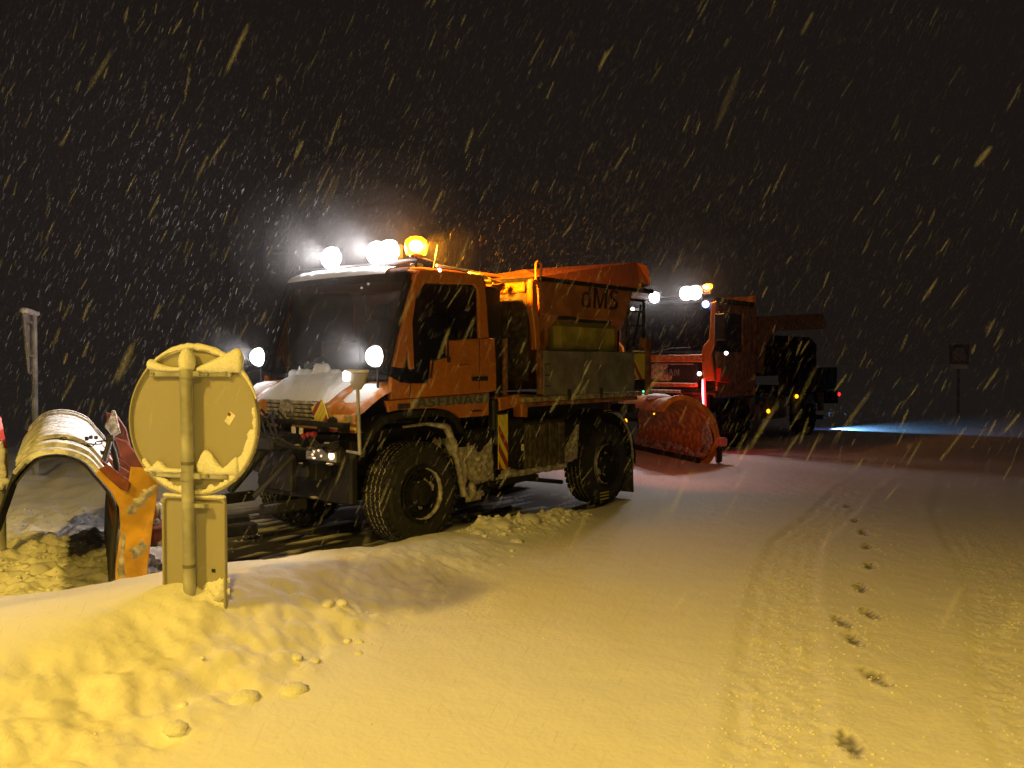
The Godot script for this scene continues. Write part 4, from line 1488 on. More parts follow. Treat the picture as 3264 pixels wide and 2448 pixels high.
func front_plough():
	var P := frame(Vector3(-2.7, 0, -6.3), Vector3(-0.904, 0, 0.427))
	var t := thing("snow_plough", "curved snow-coated plough with yellow end plate left of the round sign", "snow plough", P)
	var base := smooth_prof([V2(0.14, 0.03), V2(0.125, 0.40), V2(0.098, 0.69), V2(0.105, 0.81), V2(0.155, 0.93), V2(0.255, 1.067), V2(0.312, 1.142), V2(0.397, 1.19), V2(0.495, 1.212), V2(0.599, 1.20), V2(0.668, 1.155), V2(0.771, 1.02), V2(0.815, 0.90), V2(0.845, 0.80)], 40)
	var up := base.slice(0, 36)
	var m := mb()
	shell(m, up, 0.03, 0.92, 2.5, 0.035, 10)
	part("moldboard", m, M.sheet_snow, t)
	# ribs at both ends: thin bowed strips with gaps between them
	for q in [[0.0, 0.10], [0.36, 0.18], [2.66, 0.10], [2.90, 0.08]]:
		m = mb()
		shell(m, base.slice(4, 35), 0.035, q[0], q[0] + q[1], 0.035, 1)
		part("rib", m, M.sheet_snow, t)
	# dark rubber below the ribs
	m = mb()
	shell(m, offset_prof(base.slice(2, 36), -0.03), 0.012, 0.0, 3.0, 0.035, 4)
	part("rubber_lining", m, M.rubber, t)
	m = mb()
	shell(m, smooth_prof([base[32], base[35], base[38], base[40], V2(0.838, 0.70)], 14), 0.015, 0.0, 2.9, 0.03, 6)
	part("spray_flap", m, M.rubber, t)
	# yellow end plate
	m = mb()
	m.prism([V2(0.255, 1.065), V2(0.21, 1.095), V2(0.165, 1.05), V2(0.066, 0.945), V2(0.044, 0.985), V2(0.028, 1.098), V2(-0.068, 1.088), V2(-0.15, 0.99), V2(-0.158, 0.95), V2(-0.118, 0.70), V2(-0.078, 0.385), V2(-0.06, 0.05), V2(0.14, 0.03), V2(0.135, 0.40), V2(0.105, 0.58), V2(0.098, 0.69), V2(0.105, 0.81), V2(0.155, 0.93)], -0.035, -0.005, 0.006)
	var ep := part("end_plate", m, M.plough_yellow, t)
	m = mb()
	m.plaster([V2(0.075, 0.74), V2(0.065, 0.80), V2(0.0, 0.875), V2(-0.06, 0.935), V2(-0.135, 0.975), V2(-0.15, 0.93), V2(-0.10, 0.87), V2(-0.03, 0.80)], -0.034, -0.02, nz, 20)
	m.plaster([V2(0.10, 0.66), V2(0.055, 0.66), V2(0.075, 0.5), V2(0.055, 0.36), V2(0.09, 0.22), V2(0.08, 0.10), V2(0.13, 0.10), V2(0.125, 0.40), V2(0.10, 0.56)], -0.034, -0.014, nz, 20)
	m.plaster([V2(0.05, 0.52), V2(-0.05, 0.60), V2(-0.09, 0.52), V2(-0.04, 0.45), V2(0.03, 0.40)], -0.034, -0.006, nz, 16)
	part("end_plate_snow", m, M.dirty_snow, ep)
	m = mb()
	m.prism([V2(0.235, 1.10), V2(0.18, 1.125), V2(0.155, 1.115), V2(0.03, 0.99), V2(0.045, 0.93), V2(0.10, 0.955)], -0.075, -0.045, 0.006)
	part("link_plate", m, M.rust_red, t)
	# bracing behind the blade
	m = mb()
	for z in [0.5, 1.2, 1.9, 2.6]:
		m.prism([V2(0.10, 0.30), V2(-0.20, 0.45), V2(-0.16, 0.80), V2(0.10, 1.0), V2(0.22, 1.12)], z, z + 0.03, 0.004)
	m.box(V(-0.18, 0.52, 1.5), V(0.12, 0.12, 2.4), 0.02)
	m.prism([V2(0.16, 1.36), V2(0.06, 1.33), V2(-0.02, 1.20), V2(-0.06, 1.02), V2(0.02, 0.95), V2(0.14, 1.18)], 2.55, 2.60, 0.01)
	m.prism([V2(0.10, 1.18), V2(0.0, 1.14), V2(-0.12, 0.97), V2(-0.20, 0.90), V2(-0.10, 0.78), V2(0.05, 1.0)], 1.7, 1.76, 0.01)
	pieces("back_frame", m, M.rust_red, t)
	m = mb()
	for z in [2.45, 2.72]:
		m.prism([V2(0.17, 1.22), V2(0.10, 1.37), V2(0.07, 1.36), V2(0.03, 1.16), V2(0.10, 1.12)], z, z + 0.04, 0.01)
	m.box(V(-0.12, 0.62, 0.9), V(0.25, 0.14, 0.3), 0.03)
	pieces("end_bracket", m, M.dirty_snow, t)
	# lifting bracket and chain
	m = mb()
	m.tube([V(0.21, 1.04, 0.50), V(0.155, 1.23, 0.60), V(0.15, 1.265, 0.62)], 0.022, 8)
	m.tube([V(0.10, 1.0, 0.72), V(0.12, 1.13, 0.68), V(0.15, 1.24, 0.62)], 0.022, 8)
	m.box(V(0.15, 1.255, 0.62), V(0.06, 0.05, 0.06), 0.01)
	pieces("lifting_bracket", m, M.black, t)
	m = mb()
	for k in 11:
		var u := k / 10.0
		var p := V(lerpf(0.17, 0.47, u), lerpf(1.235, 1.255, u) - 0.05 * sin(PI * u) + 0.02, lerpf(0.60, 0.52, u))
		var rg := []
		for i in 13:
			var a := TAU * i / 12
			rg.append(p + (V(cos(a) * 0.024, 0, sin(a) * 0.011) if k % 2 else V(cos(a) * 0.024, sin(a) * 0.011, 0)))
		m.tube(rg, 0.0045, 5, false)
	pieces("chain", m, M.black, t)
	# bolts along the back of the sheet
	m = mb()
	for q in [[0.30, 1.16, 1.1], [0.22, 1.06, 0.9], [0.33, 1.19, 0.75], [0.26, 1.11, 1.5], [0.20, 1.03, 0.62], [0.18, 0.99, 1.25]]:
		var kk: float = 1.0 + 0.035 * q[2]
		m.box(V(q[0] * kk - 0.025, q[1] * kk + 0.03, q[2]), V(0.03, 0.03, 0.03), 0.005)
	pieces("bolt_head", m, M.black, t)
	# arms to the truck
	m = mb()
	m.box(V(-0.55, 0.42, 1.35), V(0.9, 0.10, 0.12), 0.015)
	m.box(V(-0.55, 0.42, 0.85), V(0.9, 0.10, 0.12), 0.015, Basis(Vector3.UP, 0.2))
	pieces("push_arm", m, M.black_dusted, t)
	m = mb()
	for k in 40:
		m.blob(V(rng.randf_range(-0.35, 0.05), rng.randf_range(0.15, 0.75), rng.randf_range(0.1, 1.2)), V(0.06, 0.05, 0.06) * rng.randf_range(0.4, 1.1), nz, 0.4)
	part("back_snow", m, M.dirty_snow, t)

# ---------------------------------------------------------------- the truck behind; origin at its front left corner, x to the rear, z < 0 inside
func rear_truck():
	var t := thing("snowplough_truck", "dark orange plough truck with crane and red edge lights behind the nearer truck", "truck", T2)
	var m: MB
	for z in [-0.65, -1.75]:
		one("frame_rail", m, M.black, t, V(3.7, 0.85, z), V(7.0, 0.24, 0.10))
	var sh := wheel_shape(0.52, 0.34, 24)
	for x in [1.35, 5.3]:
		for s in [-0.22, -2.2]:
			put_wheel(t, sh, V(x, 0.52, s), s < -1.0, 0.2, false)
	# cab body
	m = mb()
	m.box(V(1.0, 2.45, -2.42), V(1.9, 1.9, 0.04), 0.01)
	m.box(V(1.95, 2.2, -1.2), V(0.05, 2.2, 2.4), 0.02)
	m.box(V(1.05, 1.15, -1.2), V(1.8, 0.10, 2.3), 0.02)
	pieces("cab_shell", m, M.orange_muddy, t)
	m = mb()
	m.box(V(1.0, 3.10, -1.22), V(1.95, 0.12, 2.42), 0.05)
	var roof := part("cab_roof", m, M.black_dusted, t)
	# side with door
	var door := slat("door", t, [V2(0.12, 1.25), V2(1.5, 1.2), V2(1.9, 1.25), V2(1.9, 2.05), V2(0.06, 2.05)], -0.05, 0.0, M.orange_muddy, 0.01)
	slat("window", door, [V2(0.14, 2.05), V2(1.3, 2.05), V2(1.3, 2.85), V2(0.2, 2.85)], -0.03, -0.025, M.glass, 0.001)
	slat("side_pillar", t, [V2(1.3, 2.05), V2(1.9, 2.05), V2(1.9, 3.05), V2(0.1, 3.05), V2(0.15, 2.9), V2(1.3, 2.88)], -0.05, 0.0, M.orange_muddy, 0.01)
	# windscreen pillars
	for s in [0.0, 1.0]:
		var pl := []
		for p in [[0.04, 3.08], [0.05, 2.63], [-0.01, 2.18], [-0.07, 2.0], [0.03, 1.46], [-0.24, 1.45], [-0.29, 1.98], [-0.25, 2.165], [-0.12, 2.31], [-0.09, 2.63], [-0.08, 3.05]]:
			pl.append(V2(p[0] if s == 0.0 else -2.44 - p[0], p[1]))
		m = mb()
		m.xf = Transform3D(Basis(Vector3(0, 0, 1), Vector3(0, 1, 0), Vector3(-1, 0, 0)), V(0, 0, 0))
		m.prism(pl, -0.02, 0.05, 0.015)
		part("front_pillar", m, M.orange, t)
	m = mb()
	m.quad(V(-0.0, 2.0, -0.2), V(0.0, 2.0, -2.24), V(0.05, 3.05, -2.3), V(0.05, 3.05, -0.1), V(-1, 0, 0))
	var ws := part("windscreen", m, M.glass, t)
	m = mb()
	m.tube([V(-0.04, 2.02, -1.5), V(-0.03, 2.12, -1.0), V(-0.03, 2.14, -0.55)], 0.016, 6)
	pieces("wiper", m, M.black, ws)
	one("dashboard", m, M.black, t, V(0.25, 1.95, -1.2), V(0.4, 0.25, 2.2), 0.05)
	for z in [-0.6, -1.8]:
		one("seat", m, M.seat_cloth, t, V(1.1, 2.2, z), V(0.2, 0.9, 0.5), 0.05)
	# front panels
	m = mb()
	m.box(V(-0.02, 1.92, -1.25), V(0.06, 0.16, 2.1), 0.02)
	m.box(V(-0.03, 1.365, -1.25), V(0.08, 0.09, 1.75), 0.02)
	pieces("front_panel", m, M.orange_dusted, t)
	m = mb()
	m.box(V(0.02, 1.625, -1.2), V(0.04, 0.44, 1.62), 0.01)
	var gr := part("grille", m, M.black, t)
	text("grille_letters", "MAN", 0.19, 0.02, Transform3D(Basis(Vector3(0, 0, 1), Vector3(0, 1, 0), Vector3(-1, 0, 0)), V(-0.015, 1.62, -1.02)), M.steel, gr)
	m = mb()
	for k in 30:
		m.blob(V(-0.01, 1.62 + rng.randf_range(-0.13, 0.21), rng.randf_range(-1.95, -1.1)), V(0.02, 0.07, 0.13) * rng.randf_range(0.6, 1.1), nz, 0.3)
	for k in 10:
		m.blob(V(-0.02, 1.80, -1.2 + 0.075 * k), V(0.015, 0.014, 0.06), nz, 0.3)
	part("grille_snow", m, M.dirty_snow, gr)
	m = mb()
	m.box(V(0.0, 1.28, -1.25), V(0.06, 0.03, 1.8), 0.01)
	m.box(V(-0.05, 1.16, -1.2), V(0.10, 0.10, 1.0), 0.03)
	m.box(V(0.05, 0.85, -1.2), V(0.2, 0.62, 2.2), 0.03)
	pieces("bumper", m, M.black_dusted, t)
	one("bumper_step", m, M.dirty_snow, t, V(-0.10, 1.225, -1.1), V(0.06, 0.07, 0.75), 0.02)
	# mirrors
	m = mb()
	m.box(V(-0.1, 2.55, 0.16), V(0.08, 0.55, 0.24), 0.03)
	m.tube([V(0.02, 2.85, 0.0), V(-0.08, 2.85, 0.14)], 0.016, 6)
	part("mirror", m, M.black, t)
	m = mb()
	m.prism([V2(-0.02, 1.45), V2(0.45, 1.40), V2(0.45, 1.48), V2(0.20, 1.62), V2(0.0, 1.72)], 0.0, 0.14, 0.02)
	part("wing_corner", m, M.red_paint, t)
	# lamps
	m = mb()
	m.tube([V(0.0, 3.2, -2.1), V(0.0, 3.24, -0.1)], 0.02, 6)
	part("lamp_bar", m, M.black, t)
	for q in [[-1.42, 3.22, 0.12, 9.0], [-0.66, 3.27, 0.15, 9.0], [-0.46, 3.275, 0.15, 6.0]]:
		m = mb()
		m.box(V(0.05, q[1], q[0]), V(0.08, q[2] * 2.2, q[2] * 2.4), 0.02)
		var lh := part("work_lamp", m, M.black, t)
		m = mb()
		dome(m, V(0.0, q[1], q[0]), q[2], 0.09, V(-1, 0, 0))
		part("lamp_lens", m, M.white_lamp, lh)
		omni(lh, "lamp_flood", V(-0.05, q[1], q[0]), 0.8, WHITE, 0.06)
		spot(lh, "lamp_light", V(-0.03, q[1], q[0]), V(-1, -0.30, -0.10), q[3] * 0.3, WHITE, 60.0, 0.05, 0.9)
	m = mb()
	m.box(V(0.0, 3.385, -0.17), V(0.09, 0.10, 0.19), 0.03)
	var bc := part("beacon", m, M.amber_lamp, t)
	omni(bc, "beacon_light", V(-0.06, 3.385, -0.17), 0.8, Color(1.0, 0.62, 0.10), 0.05)
	m = mb()
	m.box(V(0.02, 3.29, -0.17), V(0.08, 0.08, 0.16), 0.02)
	part("beacon_base", m, M.rust_red, t)
	for q in [[V(-0.05, 3.02, -0.19), 0.075, "blue_lamp"], [V(-0.05, 2.985, -1.93), 0.045, "small_white"], [V(-0.06, 1.60, -0.32), 0.045, "small_white"], [V(0.02, 2.02, 0.235), 0.04, "small_white"]]:
		m = mb()
		m.blob(q[0], V(q[1], q[1], q[1]), nz, 0.0)
		part("position_lamp", m, M[q[2]], t)
	# red edge light on the left front corner
	m = mb()
	m.tube([V(-0.08, 1.50, -0.215), V(-0.08, 1.2, -0.205), V(-0.08, 0.66, -0.17)], [0.035, 0.04, 0.03], 10)
	part("edge_lamp", m, M.red_lamp, t)
	m = mb()
	m.tube([V(-0.125, 1.48, -0.214), V(-0.13, 1.2, -0.205), V(-0.12, 0.90, -0.19)], [0.012, 0.022, 0.012], 8)
	part("edge_lamp_core", m, M.red_core, t)
	omni(t, "edge_light", V(-0.32, 1.15, -0.25), 0.28, Color(1.0, 0.16, 0.14), 0.06)
	# body with crane behind the cab
	m = mb()
	m.box(V(5.2, 1.15, -1.2), V(3.9, 0.10, 2.4), 0.02)
	part("load_bed", m, M.black_dusted, t)
	m = mb()
	m.box(V(5.2, 1.45, -0.02), V(3.8, 0.5, 0.05), 0.01)
	m.box(V(5.2, 1.45, -2.4), V(3.8, 0.5, 0.05), 0.01)
	m.box(V(5.2, 2.0, -1.2), V(3.4, 1.0, 1.6), 0.2)
	pieces("load_box", m, M.black_dusted, t)
	slat("crane_column", t, [V2(1.95, 1.6), V2(2.6, 1.6), V2(2.75, 2.2), V2(3.3, 2.55), V2(3.25, 2.9), V2(2.0, 2.85), V2(2.1, 2.3)], -0.55, -0.1, M.orange_muddy, 0.02)
	slat("crane_boom", t, [V2(3.2, 2.60), V2(4.8, 2.62), V2(6.9, 2.70), V2(7.2, 2.8), V2(6.9, 3.12), V2(5.0, 3.02), V2(3.3, 2.88)], -0.62, -0.30, M.orange_muddy, 0.02)
	m = mb()
	for x in [1.95, 2.9, 3.6, 4.35, 6.2]:
		m.box(V(x, 0.82, -0.10), V(0.16, 0.5, 0.12), 0.02)
	m.box(V(3.3, 0.75, -0.2), V(0.9, 0.45, 0.4), 0.03)
	pieces("side_locker", m, M.brown_muddy, t)
	slat("support_leg", t, [V2(2.0, 0.9), V2(2.2, 0.9), V2(2.25, 0.45), V2(2.38, 0.15), V2(2.05, 0.15), V2(2.08, 0.5)], -0.15, 0.02, M.grey, 0.01)
	for q in [[V(2.62, 0.725, 0.02), "amber_small"], [V(4.28, 1.01, 0.02), "amber_small"], [V(7.22, 0.98, 0.02), "red_lamp"]]:
		m = mb()
		m.blob(q[0], V(0.05, 0.05, 0.04), nz, 0.0)
		part("side_marker_lamp", m, M[q[1]], t)
	m = mb()
	m.box(V(7.2, 0.9, -1.2), V(0.08, 0.35, 2.4), 0.02)
	part("tail_board", m, M.black_dusted, t)
	# low unseen lamp added at the back for the blue streak on the road
	m = mb()
	m.box(V(7.3, 0.34, -0.55), V(0.12, 0.12, 0.3), 0.02)
	var wl := part("added_streak_lamp", m, M.black, t)
	m = mb()
	m.box(V(7.37, 0.34, -0.55), V(0.03, 0.08, 0.24), 0.01)
	part("lamp_lens", m, M.blue_lamp, wl)
	spot(wl, "lamp_light", V(7.375, 0.34, -0.55), T2.basis.inverse() * V(1, -0.10, -0.06), 11.0, Color(0.50, 0.76, 1.0), 42.0, 0.03, 0.6)

func rear_plough():
	var P := frame(Vector3(3.44, 0, -16.0), Vector3(-0.95, 0, 0.3))
	var t := thing("snow_plough", "muddy orange plough with rounded end and small caster wheel at rear truck's front", "snow plough", P)
	var pr := smooth_prof([V2(0.0, 0.03), V2(-0.13, 0.12), V2(-0.25, 0.42), V2(-0.19, 0.72), V2(-0.01, 0.97), V2(0.34, 1.15), V2(0.62, 1.12), V2(0.78, 0.95)], 30)
	var m := mb()
	shell(m, pr, 0.03, 0.0, 3.1, 0.0, 6)
	part("moldboard", m, M.plough_orange, t)
	m = mb()
	shell(m, pr, 0.09, -0.05, 0.0, 0.0, 1)
	part("end_rim", m, M.plough_yellow, t)
	m = mb()
	m.prism([V2(-0.12, 0.10), V2(-0.32, 0.30), V2(-0.30, 0.62), V2(-0.22, 0.72), V2(-0.25, 0.42)], -0.06, -0.02, 0.01)
	part("end_gusset", m, M.plough_yellow, t)
	m = mb()
	shell(m, smooth_prof([V2(0.62, 1.12), V2(0.80, 0.95), V2(0.86, 0.78)], 8), 0.015, 0.9, 3.0, 0.0, 2)
	part("spray_flap", m, M.rubber, t)
	m = mb()
	for z in [0.8, 1.9]:
		m.blob(V(0.45, 1.18, z), V(0.22, 0.07, 0.3), nz, 0.2)
	part("top_snow", m, M.snow, t)
	m = mb()
	for k in 70:
		var z := rng.randf_range(0.0, 3.0)
		var y := rng.randf_range(0.05, 0.26)
		m.blob(V(lerpf(0.0, -0.2, y / 0.3) + 0.02, y, z), V(0.03, 0.05, 0.09) * rng.randf_range(0.5, 1.2), nz, 0.4)
	for k in 16:
		var y := rng.randf_range(0.2, 0.75)
		m.blob(V(-0.20, y, rng.randf_range(0.0, 0.28)), V(0.02, 0.11, 0.07), nz, 0.3)
	part("blade_snow", m, M.dirty_snow, t)
	m = mb()
	m.box(V(0.03, 0.05, 1.5), V(0.03, 0.10, 3.0), 0.006)
	part("cutting_edge", m, M.black_dusted, t)
	m = mb()
	m.box(V(-0.75, 0.45, 1.5), V(0.8, 0.12, 0.5), 0.02)
	pieces("push_arm", m, M.black_dusted, t)
	# caster wheel
	var sh := wheel_shape(0.15, 0.09, 20)
	var w := mi("caster_wheel", sh[0], M.rubber, t)
	w.transform = Transform3D(Basis(Vector3.UP, 1.15), V(-0.30, 0.15, -0.10))
	mi("caster_rim", sh[1], M.galvanised, w)
	m = mb()
	m.box(V(-0.36, 0.39, -0.10), V(0.17, 0.16, 0.16), 0.03)
	part("caster_cover", m, M.pink_cover, t)
	m = mb()
	m.tube([V(-0.3, 0.18, -0.02), V(-0.28, 0.4, -0.02)], 0.02, 6)
	part("caster_fork", m, M.dirty_snow, t)
	# small lit lamp on the left of the blade
	m = mb()
	m.blob(V(0.62, 0.66, 1.9), V(0.03, 0.05, 0.03), nz, 0.0)
	part("position_lamp", m, M.amber_small, t)
	m = mb()
	m.blob(V(0.50, 0.86, 0.9), V(0.018, 0.018, 0.018), nz, 0.0)
	part("position_lamp", m, M.amber_small, t)

# ---------------------------------------------------------------- round traffic sign seen from behind
func round_sign():
	var ax := Vector3(0.962, 0, 0.27).normalized()
	var S := frame(Vector3(-1.98, 0, -5.5), ax)
	var t := thing("round_sign", "round traffic sign seen from behind, snow on its rim, on the snow bank", "road sign", S)
	var gy := gh(-1.98, -5.5)
	var m := mb()
	m.tube([V(0.015, gy - 0.3, 0.085), V(0.0, 1.80, 0.085)], 0.037, 16)
	part("post", m, M.galvanised, t)
	# disc with turned-back rim
	m = mb()
	m.xf = Transform3D(Basis(), V(0, 1.475, 0))
	m.lathe([V2(0, -0.006), V2(0.455, -0.006), V2(0.463, 0.0), V2(0.463, 0.03), V2(0.452, 0.032), V2(0.45, 0.004), V2(0, 0.004)], 64)
	var disc := part("round_plate", m, M.sign_back, t)
	m = mb()
	m.box(V(0.255, 1.50, 0.006), V(0.045, 0.075, 0.003), 0.001, Basis(Vector3(0, 0, 1), -0.6))
	part("sticker", m, M.white_paint, disc)
	m = mb()
	m.box(V(0.252, 1.525, 0.0085), V(0.02, 0.02, 0.003), 0.001, Basis(Vector3(0, 0, 1), -0.6))
	part("sticker_mark", m, M.rust_red, disc)
	# rectangular plate
	m = mb()
	var w := 0.22
	var y0 := gy - 0.14
	var y1 := 1.005
	m.box(V(0.0, (y0 + y1) / 2, 0), V(w * 2, y1 - y0, 0.01), 0.004)
	var rect := part("rectangular_plate", m, M.sign_back, t)
	m = mb()
	for s in [-1.0, 1.0]:
		m.box(V(w * s, (y0 + y1) / 2 - 0.015, 0.014), V(0.014, y1 - y0 - 0.03, 0.032), 0.005)
	m.box(V(0, y1 - 0.006, 0.014), V(w * 2 - 0.05, 0.014, 0.032), 0.005)
	for s in [-1.0, 1.0]:
		m.tube([V(w * s, y1 - 0.05, 0.014), V(w * s * 0.97, y1 - 0.018, 0.014), V(w * s * 0.86, y1 - 0.006, 0.014)], 0.012, 6)
	part("plate_rim", m, M.sign_back, rect)
	m = mb()
	m.box(V(0.13, gy + 0.10, 0.007), V(0.026, 0.022, 0.004), 0.001)
	part("plate_mark", m, M.letter_black, rect)
	# clamps
	for q in [[1.775, 0.29], [1.145, 0.275]]:
		m = mb()
		m.box(V(-0.01, q[0], 0.024), V(q[1] * 2, 0.04, 0.03), 0.005)
		var rail := pieces("clamp_rail", m, M.galvanised, t)
		m = mb()
		m.xf = Transform3D(Basis(Vector3(1, 0, 0), Vector3(0, 0, -1), Vector3(0, 1, 0)), V(0.005, q[0] - 0.025, 0.085))
		m.lathe([V2(0.037, 0), V2(0.043, 0), V2(0.043, 0.05), V2(0.037, 0.05)], 16)
		m.xf = Transform3D()
		m.box(V(0.065, q[0], 0.075), V(0.05, 0.035, 0.02), 0.004)
		part("clamp", m, M.galvanised, rail)
		m = mb()
		for x in [-0.27, 0.12, 0.25]:
			m.xf = Transform3D(Basis(), V(x, q[0], 0.04))
			m.lathe([V2(0.012, 0), V2(0.012, 0.012), V2(0, 0.014)], 8)
		pieces("bolt", m, M.steel, rail)
	m = mb()
	m.xf = Transform3D(Basis(Vector3(1, 0, 0), Vector3(0, 0, -1), Vector3(0, 1, 0)), V(0.009, 0.945, 0.085))
	m.lathe([V2(0.037, 0), V2(0.043, 0), V2(0.043, 0.035), V2(0.037, 0.035)], 16)
	m.xf = Transform3D()
	m.box(V(0.07, 0.962, 0.06), V(0.10, 0.025, 0.05), 0.004)
	part("lower_clamp", m, M.galvanised, t)
	m = mb()
	for y in [1.215, 0.58]:
		m.xf = Transform3D(Basis(Vector3(1, 0, 0), Vector3(0, 0, -1), Vector3(0, 1, 0)), V(0.007 + (0.004 if y < 1.0 else 0.0), y, 0.085))
		m.lathe([V2(0.037, 0), V2(0.0395, 0), V2(0.0395, 0.02), V2(0.037, 0.02)], 16)
	pieces("post_band", m, M.grey, t)
	# snow: cap on the rim, heaps on the rails, lower rim
	m = mb()
	var pth := []
	var rr := []
	for k in 44:
		var u := k / 43.0
		var a := lerpf(PI * 0.80, PI * 0.10, u)
		pth.append(V(cos(a) * 0.463, 1.478 + sin(a) * 0.463, 0.012))
		rr.append((0.008 + 0.015 * sin(PI * u)) * (1.0 + 0.35 * nz.get_noise_2d(k * 5.0, 2.0)))
	m.tube(pth, rr, 9)
	part("rim_snow", m, M.snow, disc)
	m = mb()
	# wedge above the upper rail on the right, cap on the post, heap above the lower rail
	m.blob(V(0.0, 1.845, 0.07), V(0.05, 0.085, 0.055), nz, 0.2, 9, 14)
	for k in 26:
		var u := k / 25.0
		m.blob(V(lerpf(0.07, 0.33, u), 1.80 + 0.055 * u, 0.03), V(0.035, 0.02 + 0.055 * u, 0.032), nz, 0.25)
	for k in 20:
		var u := k / 19.0
		m.blob(V(lerpf(-0.29, -0.05, u), 1.80 + 0.03 * pow(1.0 - u, 3.0), 0.03), V(0.03, 0.014 + 0.02 * pow(1.0 - u, 3.0), 0.028), nz, 0.25)
	for k in 34:
		var x := lerpf(0.06, 0.31, k / 33.0)
		var hgt := 0.10 * exp(-pow((x - 0.095) / 0.05, 2.0)) + 0.05 * exp(-pow((x - 0.15) / 0.06, 2.0)) + 0.09 * ss(0.20, 0.33, x)
		m.blob(V(x, 1.165 + hgt * 0.5, 0.03), V(0.022, 0.012 + hgt * 0.52, 0.026), nz, 0.35)
	for k in 18:
		var x := lerpf(-0.32, -0.06, k / 17.0)
		var hgt := 0.05 * exp(-pow((x + 0.24) / 0.03, 2.0))
		m.blob(V(x, 1.168 + hgt * 0.4, 0.03), V(0.026, 0.014 + hgt * 0.5, 0.028), nz, 0.3)
	part("rail_snow", m, M.snow, t)
	m = mb()
	for k in 60:
		var a := lerpf(PI * 1.20, PI * 2.06, k / 59.0)
		var thick := 0.007 + 0.020 * absf(nz.get_noise_2d(k * 3.0, 7.0)) + (0.018 if a > PI * 1.72 and a < PI * 1.95 else 0.0)
		m.blob(V(cos(a) * (0.445 - thick * 0.6), 1.475 + sin(a) * (0.445 - thick * 0.6), 0.018), V(thick + 0.006, thick + 0.008, 0.018), nz, 0.25)
	part("lower_rim_snow", m, M.snow, disc)
	m = mb()
	for k in 20:
		m.blob(V(lerpf(-0.20, 0.20, k / 19.0), y1 + 0.006, 0.012), V(0.025, 0.012, 0.022), nz, 0.3)
	m.plaster([V2(0.04, gy - 0.08), V2(0.225, gy - 0.08), V2(0.225, gy + 0.055), V2(0.19, gy + 0.05), V2(0.12, gy + 0.03), V2(0.06, gy + 0.02)], 0.006, 0.035, nz, 18)
	part("plate_snow", m, M.snow, rect)

